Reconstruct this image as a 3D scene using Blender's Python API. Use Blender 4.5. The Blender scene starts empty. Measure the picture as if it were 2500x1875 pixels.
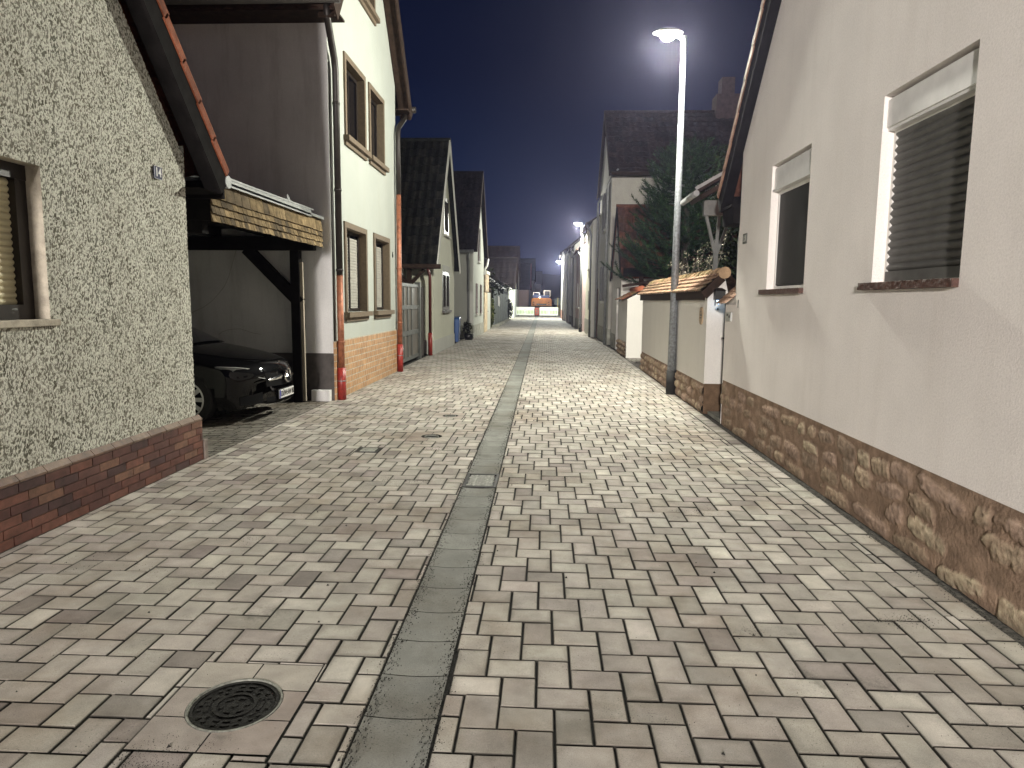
import bpy, bmesh, math, random
from mathutils import Vector, Matrix, noise
from mathutils.geometry import tessellate_polygon
rnd = random.Random(7)
S = bpy.context.scene
COL = S.collection
PI = math.pi

# ---------------------------------------------------------------- helpers
def tag(o, label=None, cat=None, group=None, kind=None):
    if label: o['label'] = label
    if cat: o['category'] = cat
    if group: o['group'] = group
    if kind: o['kind'] = kind
    return o

def thing(name, label, cat, loc=(0, 0, 0), group=None):
    o = bpy.data.objects.new(name, None); COL.objects.link(o)
    o.location = loc; o.empty_display_size = .2
    return tag(o, label, cat, group)

def wloc(o):
    v = Vector((0, 0, 0))
    while o is not None:
        v = v + Vector(o.location); o = o.parent
    return v

class B:
    """collects geometry of ONE mesh"""
    def __init__(s): s.v = []; s.f = []; s.c = []; s.m = []; s.sm = []; s.col = (1, 1, 1); s.mi = 0; s.smooth = False
    def add(s, vs, fs):
        n = len(s.v); s.v += [tuple(v) for v in vs]; s.c += [s.col] * len(vs)
        for f in fs: s.f.append(tuple(i + n for i in f)); s.m.append(s.mi); s.sm.append(s.smooth)
        return n
    def quad(s, a, b, c, d): s.add((a, b, c, d), ((0, 1, 2, 3),))
    def box(s, x0, x1, y0, y1, z0, z1):
        v = [(x, y, z) for z in (z0, z1) for y in (y0, y1) for x in (x0, x1)]
        s.add(v, ((0, 2, 3, 1), (4, 5, 7, 6), (0, 1, 5, 4), (2, 6, 7, 3), (0, 4, 6, 2), (1, 3, 7, 5)))
    def pbox(s, pt, u0, u1, v0, v1, w0, w1):
        v = [pt(u, vv, w) for w in (w0, w1) for vv in (v0, v1) for u in (u0, u1)]
        s.add(v, ((0, 2, 3, 1), (4, 5, 7, 6), (0, 1, 5, 4), (2, 6, 7, 3), (0, 4, 6, 2), (1, 3, 7, 5)))
    def obox(s, a, b, w, h, up=(0, 0, 1)):
        """bar from a to b with width w (sideways) and height h (along up)"""
        a = Vector(a); b = Vector(b); d = (b - a).normalized(); up = Vector(up)
        r = d.cross(up).normalized(); u = r.cross(d).normalized()
        v = []
        for p in (a, b):
            for (i, j) in ((-1, -1), (1, -1), (1, 1), (-1, 1)): v.append(p + r * (i * w / 2) + u * (j * h / 2))
        s.add(v, ((0, 3, 2, 1), (4, 5, 6, 7), (0, 1, 5, 4), (1, 2, 6, 5), (2, 3, 7, 6), (3, 0, 4, 7)))
    def tube(s, pts, rad, n=10, caps=True, smooth=True):
        pts = [Vector(p) for p in pts]
        if not hasattr(rad, '__len__'): rad = [rad] * len(pts)
        o = s.smooth; s.smooth = smooth; rings = []
        ref = None
        for i, p in enumerate(pts):
            d = (pts[min(i + 1, len(pts) - 1)] - pts[max(i - 1, 0)]).normalized()
            if ref is None: ref = Vector((0, 0, 1)) if abs(d.z) < .9 else Vector((1, 0, 0))
            a = d.cross(ref).normalized(); b = a.cross(d).normalized(); ref = b if abs(d.z) < .9 or i else ref
            base = len(s.v)
            s.add([p + (a * math.cos(2 * PI * k / n) + b * math.sin(2 * PI * k / n)) * rad[i] for k in range(n)], ())
            rings.append(base)
        for i in range(len(rings) - 1):
            for k in range(n):
                s.f.append((rings[i] + k, rings[i] + (k + 1) % n, rings[i + 1] + (k + 1) % n, rings[i + 1] + k)); s.m.append(s.mi); s.sm.append(smooth)
        if caps:
            s.f.append(tuple(rings[0] + k for k in range(n))[::-1]); s.m.append(s.mi); s.sm.append(False)
            s.f.append(tuple(rings[-1] + k for k in range(n))); s.m.append(s.mi); s.sm.append(False)
        s.smooth = o
    def grid(s, fn, nu, nv, smooth=True):
        o = s.smooth; s.smooth = smooth; n = len(s.v); vs = []; cs = []
        for j in range(nv + 1):
            for i in range(nu + 1):
                r = fn(i / nu, j / nv)
                if len(r) == 2: vs.append(tuple(r[0])); cs.append(r[1])
                else: vs.append(tuple(r)); cs.append(s.col)
        s.v += vs; s.c += cs
        for j in range(nv):
            for i in range(nu):
                a = n + j * (nu + 1) + i
                s.f.append((a, a + 1, a + nu + 2, a + nu + 1)); s.m.append(s.mi); s.sm.append(smooth)
        s.smooth = o
    def build(s, name, mats, parent=None, label=None, bevel=0):
        me = bpy.data.meshes.new(name); off = wloc(parent)
        me.from_pydata([(v[0] - off.x, v[1] - off.y, v[2] - off.z) for v in s.v], [], s.f)
        if not isinstance(mats, (list, tuple)): mats = [mats]
        for m in mats: me.materials.append(m)
        me.polygons.foreach_set('material_index', s.m); me.polygons.foreach_set('use_smooth', s.sm)
        at = me.attributes.new('Col', 'FLOAT_COLOR', 'POINT')
        at.data.foreach_set('color', [x for c in s.c for x in (c[0], c[1], c[2], 1.0)])
        me.update()
        o = bpy.data.objects.new(name, me); COL.objects.link(o)
        if parent: o.parent = parent
        if label: o['label'] = label
        if bevel:
            md = o.modifiers.new('bevel', 'BEVEL'); md.width = bevel; md.segments = 2; md.limit_method = 'ANGLE'
        return o

def copy_tree(o, parent=None, loc=None):
    c = o.copy(); COL.objects.link(c); c.parent = parent
    if loc: c.location = loc
    for ch in list(o.children): copy_tree(ch, c)
    return c

def text(body, size, mat, origin, right, up, parent, name='lettering', depth=.002, align='CENTER', sx=1.0, bold=0.0):
    cu = bpy.data.curves.new(name, 'FONT'); cu.body = body; cu.size = size; cu.extrude = depth; cu.align_x = align; cu.align_y = 'CENTER'
    cu.offset = bold
    t = bpy.data.objects.new(name, cu); COL.objects.link(t)
    dg = bpy.context.evaluated_depsgraph_get(); dg.update()
    me = bpy.data.meshes.new_from_object(t.evaluated_get(dg)); bpy.data.objects.remove(t)
    r = Vector(right).normalized(); u = Vector(up).normalized(); n = r.cross(u)
    M = Matrix((r * sx, u, n)).transposed().to_4x4()
    me.transform(M); me.transform(Matrix.Translation(Vector(origin) - wloc(parent)))
    me.materials.clear(); me.materials.append(mat); me.name = name
    o = bpy.data.objects.new(name, me); COL.objects.link(o); o.parent = parent
    return o

# ---------------------------------------------------------------- materials
def nt(name):
    m = bpy.data.materials.new(name); m.use_nodes = True; t = m.node_tree; t.nodes.clear()
    out = t.nodes.new('ShaderNodeOutputMaterial'); b = t.nodes.new('ShaderNodeBsdfPrincipled')
    t.links.new(b.outputs[0], out.inputs[0])
    return m, t, b
def N(t, typ, **k):
    n = t.nodes.new(typ)
    for a, v in k.items():
        if a.startswith('i_'):
            n.inputs[int(a[2:])].default_value = v
        else: setattr(n, a, v)
    return n
def coords(t, scale=(1, 1, 1)):
    tc = t.nodes.new('ShaderNodeTexCoord'); mp = t.nodes.new('ShaderNodeMapping'); mp.inputs['Scale'].default_value = scale
    t.links.new(tc.outputs['Object'], mp.inputs['Vector']); return mp.outputs[0]
def noise_n(t, vec, scale, detail=4, rough=.6):
    n = t.nodes.new('ShaderNodeTexNoise'); n.inputs['Scale'].default_value = scale; n.inputs['Detail'].default_value = detail
    n.inputs['Roughness'].default_value = rough; t.links.new(vec, n.inputs['Vector']); return n.outputs[0]
def ramp(t, fac, stops):
    r = t.nodes.new('ShaderNodeValToRGB'); e = r.color_ramp.elements
    while len(e) < len(stops): e.new(.5)
    for i, (p, c) in enumerate(stops):
        e[i].position = p; e[i].color = (*c, 1) if hasattr(c, '__len__') else (c, c, c, 1)
    t.links.new(fac, r.inputs[0]); return r.outputs[0]
def mix(t, fac, a, b, mode='MIX'):
    m = t.nodes.new('ShaderNodeMix'); m.data_type = 'RGBA'; m.blend_type = mode
    for i, x in ((0, fac), (6, a), (7, b)):
        if hasattr(x, 'node'): t.links.new(x, m.inputs[i])
        elif i == 0: m.inputs[0].default_value = x
        else: m.inputs[i].default_value = (*x, 1)
    return m.outputs[2]
def bump(t, b, h, strength=.5, dist=.01, prev=None):
    n = t.nodes.new('ShaderNodeBump'); n.inputs['Strength'].default_value = strength; n.inputs['Distance'].default_value = dist
    t.links.new(h, n.inputs['Height'])
    if prev: t.links.new(prev, n.inputs['Normal'])
    t.links.new(n.outputs[0], b.inputs['Normal']); return n.outputs[0]

def plain(name, c, rough=.7, metal=0, var=.12, scale=6, bs=0.15, bscale=60, bd=.004, stretch=(1, 1, 1), spec=None, dirt_or_shade=None):
    """base colour with mottling, fine bump and optional dirt patches of a second colour"""
    m, t, b = nt(name); v = coords(t, stretch)
    n = noise_n(t, v, scale, 5)
    c0 = tuple(max(0, x * (1 - var * 1.6)) for x in c); c1 = tuple(min(1, x * (1 + var)) for x in c)
    col = ramp(t, n, ((.3, c0), (.7, c1)))
    if dirt_or_shade:
        dn = noise_n(t, v, dirt_or_shade[1], 6, .7); f = ramp(t, dn, ((dirt_or_shade[2], 0), (min(1, dirt_or_shade[2] + .15), dirt_or_shade[3])))
        col = mix(t, f, col, dirt_or_shade[0])
    t.links.new(col, b.inputs['Base Color'])
    b.inputs['Roughness'].default_value = rough; b.inputs['Metallic'].default_value = metal
    if spec is not None: b.inputs['Specular IOR Level'].default_value = spec
    if bs: bump(t, b, noise_n(t, v, bscale, 3), bs, bd)
    return m

def attrmat(name, rough=.8, n1=(9, .75, 1.1), speck=None, bs=.35, bscale=90, bd=.004, moss=None, edge=None):
    """colour comes per brick/paver from the mesh, with grain, specks and stains"""
    m, t, b = nt(name); v = coords(t)
    a = t.nodes.new('ShaderNodeAttribute'); a.attribute_name = 'Col'
    col = mix(t, 1.0, a.outputs['Color'], ramp(t, noise_n(t, v, n1[0], 5), ((.3, n1[1]), (.7, n1[2]))), 'MULTIPLY')
    col = mix(t, 1.0, col, ramp(t, noise_n(t, v, 260, 2, .7), ((.3, .78), (.7, 1.12))), 'MULTIPLY')
    if speck: col = mix(t, 1.0, col, ramp(t, noise_n(t, v, .9, 5, .65), ((.32, (.66, .60, .54)), (.52, (1, 1, 1)), (.75, (1.05, 1.05, 1.02)))), 'MULTIPLY')
    if speck:
        f = ramp(t, noise_n(t, v, speck[0], 2, .5), ((speck[1], 0), (speck[1] + .02, 1)))
        g = ramp(t, noise_n(t, v, 2.2, 3), ((.45, .1), (.7, 1)))
        f2 = mix(t, 1.0, f, g, 'MULTIPLY'); col = mix(t, f2, col, speck[2])
    if moss:
        f = ramp(t, noise_n(t, v, moss[0], 8, .75), ((moss[1], 0), (moss[1] + .12, moss[3]))); col = mix(t, f, col, moss[2])
    t.links.new(col, b.inputs['Base Color']); b.inputs['Roughness'].default_value = rough; b.inputs['Specular IOR Level'].default_value = .35 if rough in (.82, .85, .45) else .06
    bump(t, b, noise_n(t, v, bscale, 4), bs, bd)
    return m

def brickmat(name, c1, c2, mortar, w, h, axis='yz', rough=.6, mort=.006):
    m, t, b = nt(name)
    tc = t.nodes.new('ShaderNodeTexCoord'); sp = t.nodes.new('ShaderNodeSeparateXYZ'); cb = t.nodes.new('ShaderNodeCombineXYZ')
    t.links.new(tc.outputs['Object'], sp.inputs[0])
    t.links.new(sp.outputs[1 if axis[0] == 'y' else 0], cb.inputs[0]); t.links.new(sp.outputs[2], cb.inputs[1])
    br = t.nodes.new('ShaderNodeTexBrick'); t.links.new(cb.outputs[0], br.inputs['Vector'])
    br.inputs['Color1'].default_value = (*c1, 1); br.inputs['Color2'].default_value = (*c2, 1); br.inputs['Mortar'].default_value = (*mortar, 1)
    br.inputs['Scale'].default_value = 1; br.inputs['Mortar Size'].default_value = mort; br.inputs['Brick Width'].default_value = w; br.inputs['Row Height'].default_value = h
    v = coords(t, (1, 1, .35) if True else (1, 1, 1))
    col = mix(t, 1.0, br.outputs[0], ramp(t, noise_n(t, v, 22, 5), ((.3, .62), (.72, 1.25))), 'MULTIPLY')
    t.links.new(col, b.inputs['Base Color']); b.inputs['Roughness'].default_value = rough
    inv = t.nodes.new('ShaderNodeMath'); inv.operation = 'SUBTRACT'; inv.inputs[0].default_value = 1; t.links.new(br.outputs[1], inv.inputs[1])
    bump(t, b, inv.outputs[0], .6, .006)
    return m

def emit(name, c, strength):
    m = bpy.data.materials.new(name); m.use_nodes = True; t = m.node_tree; t.nodes.clear()
    o = t.nodes.new('ShaderNodeOutputMaterial'); e = t.nodes.new('ShaderNodeEmission'); e.inputs[0].default_value = (*c, 1); e.inputs[1].default_value = strength
    t.links.new(e.outputs[0], o.inputs[0]); return m

def rendermat(name, c, pit, bs=.5, scale=55, streak=.25, var=.1):
    """smooth or fine render with faint rain streaks"""
    m, t, b = nt(name); v = coords(t); vs = coords(t, (1.0, 1.0, .12))
    n = noise_n(t, v, 1.3, 4); n2 = noise_n(t, vs, 5, 5, .65)
    col = ramp(t, n, ((.3, tuple(x * (1 - var) for x in c)), (.7, c)))
    col = mix(t, ramp(t, n2, ((.5, 0), (.85, streak))), col, pit)
    fine = noise_n(t, v, scale, 4, .7)
    col = mix(t, 1.0, col, ramp(t, fine, ((.25, .86), (.6, 1.03))), 'MULTIPLY')
    t.links.new(col, b.inputs['Base Color']); b.inputs['Roughness'].default_value = .92
    bump(t, b, fine, bs, .006)
    return m

M = {}
M['paver'] = attrmat('paver_concrete', .82, (5, .72, 1.12), (150, .66, (.03, .03, .027)), .35, 120, .003, (1.1, .60, (.05, .05, .04), .75))
M['slab'] = attrmat('gutter_concrete', .85, (4, .78, 1.12), (110, .62, (.03, .035, .03)), .3, 120, .003, (2.3, .60, (.03, .034, .03), .7))
M['joint'] = plain('joint_soil', (.012, .012, .010), 1, var=.5, scale=60, bs=.8, bscale=200, bd=.01)
M['ground'] = plain('ground_soil', (.06, .055, .05), 1, var=.3, scale=2)
M['clinker'] = attrmat('clinker_tile', .45, (14, .55, 1.25), None, .3, 60, .003, (5, .66, (.22, .16, .13), .25))
M['grout'] = plain('grout', (.20, .165, .145), .95, var=.25, scale=15, bs=.5, bscale=120)
M['mortar_stone'] = attrmat('sandstone', .95, (7, .65, 1.2), None, .7, 45, .012, (3.5, .62, (.06, .055, .04), .5))
# rough spatter-dash plaster
def roughcast():
    m, t, b = nt('roughcast_plaster'); v = coords(t, (1, 1, .62))
    vo = t.nodes.new('ShaderNodeTexVoronoi'); vo.inputs['Scale'].default_value = 42; vo.feature = 'SMOOTH_F1'; vo.inputs['Smoothness'].default_value = .35
    wv = noise_n(t, v, 24, 4, .7)
    # warp voronoi lookup
    ad = t.nodes.new('ShaderNodeVectorMath'); ad.operation = 'MULTIPLY_ADD'
    cbn = t.nodes.new('ShaderNodeTexNoise'); cbn.inputs['Scale'].default_value = 18; cbn.inputs['Detail'].default_value = 3; t.links.new(v, cbn.inputs['Vector'])
    t.links.new(cbn.outputs['Color'], ad.inputs[0]); ad.inputs[1].default_value = (.05, .05, .05); t.links.new(v, ad.inputs[2])
    t.links.new(ad.outputs[0], vo.inputs['Vector'])
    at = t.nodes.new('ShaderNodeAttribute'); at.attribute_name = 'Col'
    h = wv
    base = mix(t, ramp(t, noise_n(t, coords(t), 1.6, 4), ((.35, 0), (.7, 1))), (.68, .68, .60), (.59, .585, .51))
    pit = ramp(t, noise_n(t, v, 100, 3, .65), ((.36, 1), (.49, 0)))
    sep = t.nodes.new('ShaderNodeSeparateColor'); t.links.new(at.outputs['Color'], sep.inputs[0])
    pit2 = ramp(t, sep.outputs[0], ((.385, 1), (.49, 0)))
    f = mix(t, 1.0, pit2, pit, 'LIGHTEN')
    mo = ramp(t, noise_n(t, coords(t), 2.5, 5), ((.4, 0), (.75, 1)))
    dirt_or_shade = mix(t, mo, (.125, .113, .082), (.08, .08, .058))  # dark specks put the shade of the rough relief into the colour
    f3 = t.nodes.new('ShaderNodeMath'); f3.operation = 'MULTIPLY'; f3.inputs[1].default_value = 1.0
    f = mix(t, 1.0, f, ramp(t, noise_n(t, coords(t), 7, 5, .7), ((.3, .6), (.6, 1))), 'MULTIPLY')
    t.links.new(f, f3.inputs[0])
    col = mix(t, f3.outputs[0], base, dirt_or_shade)
    t.links.new(col, b.inputs['Base Color']); b.inputs['Roughness'].default_value = .95
    bump(t, b, noise_n(t, v, 100, 3, .65), .9, .012)
    return m
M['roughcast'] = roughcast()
M['rc_flat'] = plain('reveal_plaster', (.42, .38, .31), .95, var=.2, scale=12, bs=.6, bscale=60, bd=.006)
M['cream'] = rendermat('cream_render', (.39, .415, .385), (.36, .35, .25), .8, 48, .35)
M['greywall'] = rendermat('grey_side_render', (.70, .70, .69), (.22, .21, .20), .6, 60, .5, .15)
M['darkplinth'] = plain('dark_plinth_paint', (.07, .062, .058), .8, var=.2, scale=9)
M['white'] = rendermat('white_render', (.84, .80, .765), (.60, .55, .50), .6, 70, .32, .10)
M['white2'] = rendermat('white_garden_render', (.70, .68, .64), (.50, .48, .44), .3, 80, .3, .05)
M['pale'] = rendermat('pale_render', (.58, .58, .47), (.40, .40, .30), .4, 60, .3)
M['pale2'] = rendermat('pale_grey_render', (.50, .50, .46), (.34, .34, .30), .4, 60, .4)
M['farwall'] = rendermat('weathered_render', (.42, .40, .36), (.25, .24, .21), .4, 30, .5, .2)
M['pink'] = rendermat('pink_render', (.45, .35, .34), (.32, .25, .25), .3, 40)
M['ochre'] = plain('ochre_plaster', (.45, .36, .24), .9, var=.35, scale=3, dirt_or_shade=((.14, .11, .08), 4, .55, .7))
M['cement'] = plain('cement_plinth', (.30, .30, .26), .9, var=.25, scale=4, dirt_or_shade=((.12, .12, .09), 5, .6, .5))
M['tanpaint'] = plain('tan_stone_surround', (.125, .092, .06), .75, var=.12, scale=20, bs=.25)
M['tan_tile'] = brickmat('tan_plinth_tile', (.47, .27, .13), (.36, .19, .085), (.44, .38, .30), .155, .105, mort=.009)
M['redbrown'] = plain('red_brown_stone', (.085, .04, .03), .7, var=.35, scale=40, bs=.6, bscale=50, bd=.01)
M['blackwood'] = plain('black_stained_wood', (.010, .009, .009), .95, spec=.08, var=.3, scale=6, stretch=(1, 1, 1), bs=.4, bscale=30)
M['darkwood'] = plain('dark_brown_wood', (.03, .018, .013), .85, spec=.2, var=.3, scale=10, bs=.3)
M['shingle'] = attrmat('wood_shingle', .8, (10, .5, 1.25), None, .6, 40, .006, (6, .6, (.05, .05, .035), .6))
M['terracotta'] = attrmat('terracotta_tile', .7, (9, .6, 1.2), (80, .68, (.25, .24, .18)), .4, 60, .005, (4, .6, (.10, .10, .06), .6))
M['darktile'] = attrmat('old_dark_roof_tile', .75, (8, .45, 1.4), (28, .69, (.10, .11, .10)), .5, 50, .006)
M['redtile'] = attrmat('old_red_roof_tile', .75, (8, .5, 1.3), (30, .68, (.2, .17, .12)), .5, 50, .006)
M['zinc'] = plain('zinc_sheet', (.24, .25, .25), .55, .5, var=.15, scale=10, bs=.1)
M['galv'] = plain('galvanised_steel', (.20, .215, .23), .55, .3, var=.3, scale=25, bs=.15)
M['whitemetal'] = plain('white_painted_metal', (.72, .72, .70), .4, var=.06, scale=8, bs=0)
M['copper'] = plain('weathered_copper', (.32, .12, .065), .5, .3, var=.3, scale=12, bs=.15, dirt_or_shade=((.10, .035, .02), 7, .55, .8))
M['blackpipe'] = plain('dark_old_copper_pipe', (.018, .014, .012), .5, .3, var=.3, bs=.1)
M['redpipe'] = plain('red_painted_standpipe', (.26, .025, .02), .4, var=.25, scale=20, bs=.1, dirt_or_shade=((.10, .012, .01), 9, .6, .8))
M['black'] = plain('black_paint', (.008, .008, .009), .35, var=.2, bs=0)
M['castiron'] = plain('cast_iron', (.02, .02, .019), .55, .4, var=.4, scale=30, bs=.5, bscale=80, bd=.006)
M['grateiron'] = plain('worn_iron_bars', (.34, .35, .31), .5, .5, var=.3, scale=40, bs=.3)
M['shutgrey'] = plain('dark_grey_shutter', (.085, .085, .08), .55, var=.15, scale=8, bs=.1, dirt_or_shade=((.03, .028, .026), 3, .55, .5))
M['shutbeige'] = plain('cream_shutter', (.62, .56, .36), .4, var=.08, scale=5, bs=.05)
M['shutwhite'] = plain('white_shutter', (.34, .33, .30), .5, var=.1, bs=.05)
M['frame_dark'] = plain('dark_window_frame', (.015, .011, .010), .4, var=.2, bs=.05)
M['frame_white'] = plain('white_window_frame', (.7, .69, .66), .35, var=.05, bs=0)
def glassmat(name, c):
    m, t, b = nt(name); b.inputs['Base Color'].default_value = (*c, 1); b.inputs['Roughness'].default_value = .06
    b.inputs['Specular IOR Level'].default_value = .6
    bump(t, b, noise_n(t, coords(t), 1.2, 2), .05, .02); return m
M['glass'] = glassmat('dark_window_glass', (.004, .004, .006))
M['insect'] = plain('black_insect_screen', (.012, .012, .013), .6, var=.3, scale=3, bs=.1)
M['metalgate'] = plain('grey_gate_metal', (.12, .125, .12), .5, .3, var=.2, bs=.1)
M['gatepanel'] = plain('grey_brown_gate_panel', (.13, .115, .10), .45, var=.25, scale=2, bs=.05)
M['greenfence'] = plain('grey_green_fence_panel', (.10, .12, .105), .6, .2, var=.25, scale=2, bs=.1)
M['bluebin'] = plain('blue_plastic', (.012, .06, .20), .4, var=.1, bs=.05)
M['leafd'] = attrmat('conifer_leaf', .6, (6, .5, 1.5), None, .0, 50)
M['bark'] = plain('bark', (.05, .042, .035), .95, var=.4, scale=14, bs=.9, bscale=25, bd=.02)
M['stoneplate'] = plain('sandstone_plaque', (.40, .30, .20), .9, var=.2, scale=12, bs=.5)
M['dirt_or_shade'] = plain('black_grit', (.02, .02, .017), 1, var=.5, scale=90, bs=0)
M['numblue'] = plain('blue_enamel', (.01, .015, .06), .3, var=.05, bs=0)
M['numwhite'] = plain('white_enamel', (.75, .75, .75), .3, var=.03, bs=0)
M['orange'] = plain('orange_machine_paint', (.62, .23, .04), .45, var=.15, scale=2, bs=.05)
M['bluepaint'] = plain('blue_machine_paint', (.03, .06, .16), .45, var=.15, bs=.05)
M['rubber'] = plain('black_rubber', (.015, .015, .015), .85, var=.2, bs=.2)
M['barrier'] = plain('white_barrier_plastic', (.78, .80, .70), .5, var=.05, bs=.05)
M['limegreen'] = plain('lime_reflector', (.28, .48, .06), .4, var=.15, bs=0)
M['redsign'] = plain('red_brown_plate', (.28, .05, .02), .5, var=.2, bs=0)
M['hill'] = plain('far_hill', (.02, .022, .02), 1, var=.3, scale=.05, bs=0)
M['ornament'] = plain('grey_relief', (.12, .12, .11), .8, bs=.1)
def carpaint():
    m, t, b = nt('black_car_paint'); b.inputs['Base Color'].default_value = (.0015, .0015, .002, 1); b.inputs['Roughness'].default_value = .6; b.inputs['Specular IOR Level'].default_value = .03
    b.inputs['Coat Weight'].default_value = .6; b.inputs['Coat Roughness'].default_value = .04
    return m
M['carpaint'] = carpaint()
M['chrome'] = plain('chrome', (.75, .76, .76), .15, 1, var=.02, bs=0)
M['satin'] = plain('satin_silver', (.55, .56, .55), .35, .7, var=.02, bs=0)
M['plastic'] = plain('black_trim_plastic', (.006, .006, .007), .8, spec=.15, var=.2, bs=.2)
M['lampglass'] = glassmat('headlight_glass', (.10, .105, .10))
M['lens_lit'] = emit('lit_led_lens', (1.0, 1.0, .72), 60)
M['lens_blue'] = emit('lit_blue_lens', (.45, .70, 1.0), 4)
M['led_small'] = emit('small_work_light', (1.0, .93, .7), 12)
M['plastic_grey'] = plain('grey_lamp_housing', (.10, .10, .10), .4, .2, var=.1, bs=0)

# ---------------------------------------------------------------- camera
F = 1667.0; H = 1.62
yaw = math.atan(79 / F); pitch = math.radians(6.95); roll = math.radians(.55)
fw = Vector((-math.sin(yaw) * math.cos(pitch), math.cos(yaw) * math.cos(pitch), -math.sin(pitch)))
rt = Vector((math.cos(yaw), math.sin(yaw), 0)); up = rt.cross(fw)
r2 = rt * math.cos(roll) + up * math.sin(roll); u2 = -rt * math.sin(roll) + up * math.cos(roll)
cam = bpy.data.cameras.new('camera'); co = bpy.data.objects.new('camera', cam); COL.objects.link(co)
cam.sensor_width = 36; cam.lens = F / 2500 * 36; cam.clip_end = 2000; cam.clip_start = .05
co.matrix_world = Matrix.Translation((0, 0, H)) @ Matrix((r2, u2, -fw)).transposed().to_4x4()
S.camera = co

# ---------------------------------------------------------------- ground, paving, gutter
U = .0733
def drx(y): return -.529 - .0047 * y       # centre line of the gutter
def dl(y): return drx(y) - .150
def dr_(y): return drx(y) + .150
g = B(); g.quad((-700, -300, -.06), (700, -300, -.06), (700, 1500, -.06), (-700, 1500, -.06))
tag(g.build('ground', M['ground']), kind='structure')
g = B(); g.quad((-3.9, -16, -.014), (9, -16, -.014), (9, 110, -.014), (-3.9, 110, -.014))
tag(g.build('joint_bed', M['joint']), kind='structure')

PAL = [(.42, .395, .35), (.375, .35, .31), (.45, .425, .38), (.40, .37, .33), (.345, .315, .28), (.43, .40, .36), (.385, .35, .315), (.44, .41, .365), (.35, .325, .285)]
def pcol(k=1.0):
    c = rnd.choice(PAL) if rnd.random() < .87 else rnd.choice([(.29, .255, .235), (.31, .29, .26), (.50, .47, .42), (.27, .24, .22)])
    j = rnd.uniform(.92, 1.08) * k
    return (c[0] * j, c[1] * j * rnd.uniform(.985, 1.015), c[2] * j)
road = B()
def block(b, xa, xb, ya, yb, xl=None, xr=None, gap=.0045, z=0, col=None, detail=True):
    """one paver between xa..xb, ya..yb, clipped by the slanting edge functions"""
    L = [max(xa, xl(ya)) if xl else xa, max(xa, xl(yb)) if xl else xa]
    R_ = [min(xb, xr(ya)) if xr else xb, min(xb, xr(yb)) if xr else xb]
    if min(R_[0] - L[0], R_[1] - L[1]) < .013: return
    b.col = col or pcol(); dz = rnd.uniform(-.002, .002) + z; xa += rnd.uniform(-.001, .001); gap *= rnd.uniform(.8, 1.3)
    t1, t2 = rnd.uniform(-.0012, .0012), rnd.uniform(-.0012, .0012)
    o = [(L[0] + gap, ya + gap), (R_[0] - gap, ya + gap), (R_[1] - gap, yb - gap), (L[1] + gap, yb - gap)]
    if not detail:
        b.add([(p[0], p[1], dz) for p in o], ((0, 1, 2, 3),)); return
    e = .005
    i = [(o[0][0] + e, o[0][1] + e), (o[1][0] - e, o[1][1] + e), (o[2][0] - e, o[2][1] - e), (o[3][0] + e, o[3][1] - e)]
    v = [(p[0], p[1], -.014 + z) for p in o] + [(p[0], p[1], dz - .004) for p in o] + [(i[k][0], i[k][1], dz + (t1 if k in (0, 1) else -t1) + (t2 if k in (0, 3) else -t2)) for k in range(4)]
    cc_ = b.col; b.col = (cc_[0] * .09, cc_[1] * .09, cc_[2] * .08)
    n0 = len(b.v); b.add(v[:8], ())
    if yb < 13 and R_[0] - L[0] > .09 and yb - ya > .09:      # worn lighter centre, darker rim
        k1 = rnd.uniform(.78, .98); k2 = rnd.uniform(.98, 1.16) if rnd.random() < .8 else rnd.uniform(.85, 1.0); tint = rnd.uniform(.985, 1.015)
        b.col = (cc_[0] * k1, cc_[1] * k1, cc_[2] * k1 * .98); b.add(v[8:], ())
        ins = rnd.uniform(.018, .04); q4 = v[8:]; cx_, cy_ = sum(p_[0] for p_ in q4) / 4 + rnd.uniform(-.01, .01), sum(p_[1] for p_ in q4) / 4 + rnd.uniform(-.01, .01)
        b.col = (cc_[0] * k2, cc_[1] * k2 * tint, cc_[2] * k2)
        hw_, hh_ = (q4[1][0] - q4[0][0]) / 2, (q4[3][1] - q4[0][1]) / 2
        b.add([(cx_ + (p_[0] - cx_) * (1 - ins / hw_), cy_ + (p_[1] - cy_) * (1 - ins / hh_), p_[2]) for p_ in q4], ())
        fl = ((12, 13, 14, 15), (8, 9, 13, 12), (9, 10, 14, 13), (10, 11, 15, 14), (11, 8, 12, 15), (0, 1, 5, 4), (1, 2, 6, 5), (2, 3, 7, 6), (3, 0, 4, 7), (4, 5, 9, 8), (5, 6, 10, 9), (6, 7, 11, 10), (7, 4, 8, 11))
    else:
        b.col = cc_; b.add(v[8:], ()); fl = ((8, 9, 10, 11), (0, 1, 5, 4), (1, 2, 6, 5), (2, 3, 7, 6), (3, 0, 4, 7), (4, 5, 9, 8), (5, 6, 10, 9), (6, 7, 11, 10), (7, 4, 8, 11))
    for f_ in fl: b.f.append(tuple(q_ + n0 for q_ in f_)); b.m.append(0); b.sm.append(False)
holes = [(-1.50, -.96, 2.215, 2.82), (-1.60, -1.10, 7.70, 8.25), (-1.56, -1.12, 9.25, 9.70), (-2.02, -1.76, 7.06, 7.32)]
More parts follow.
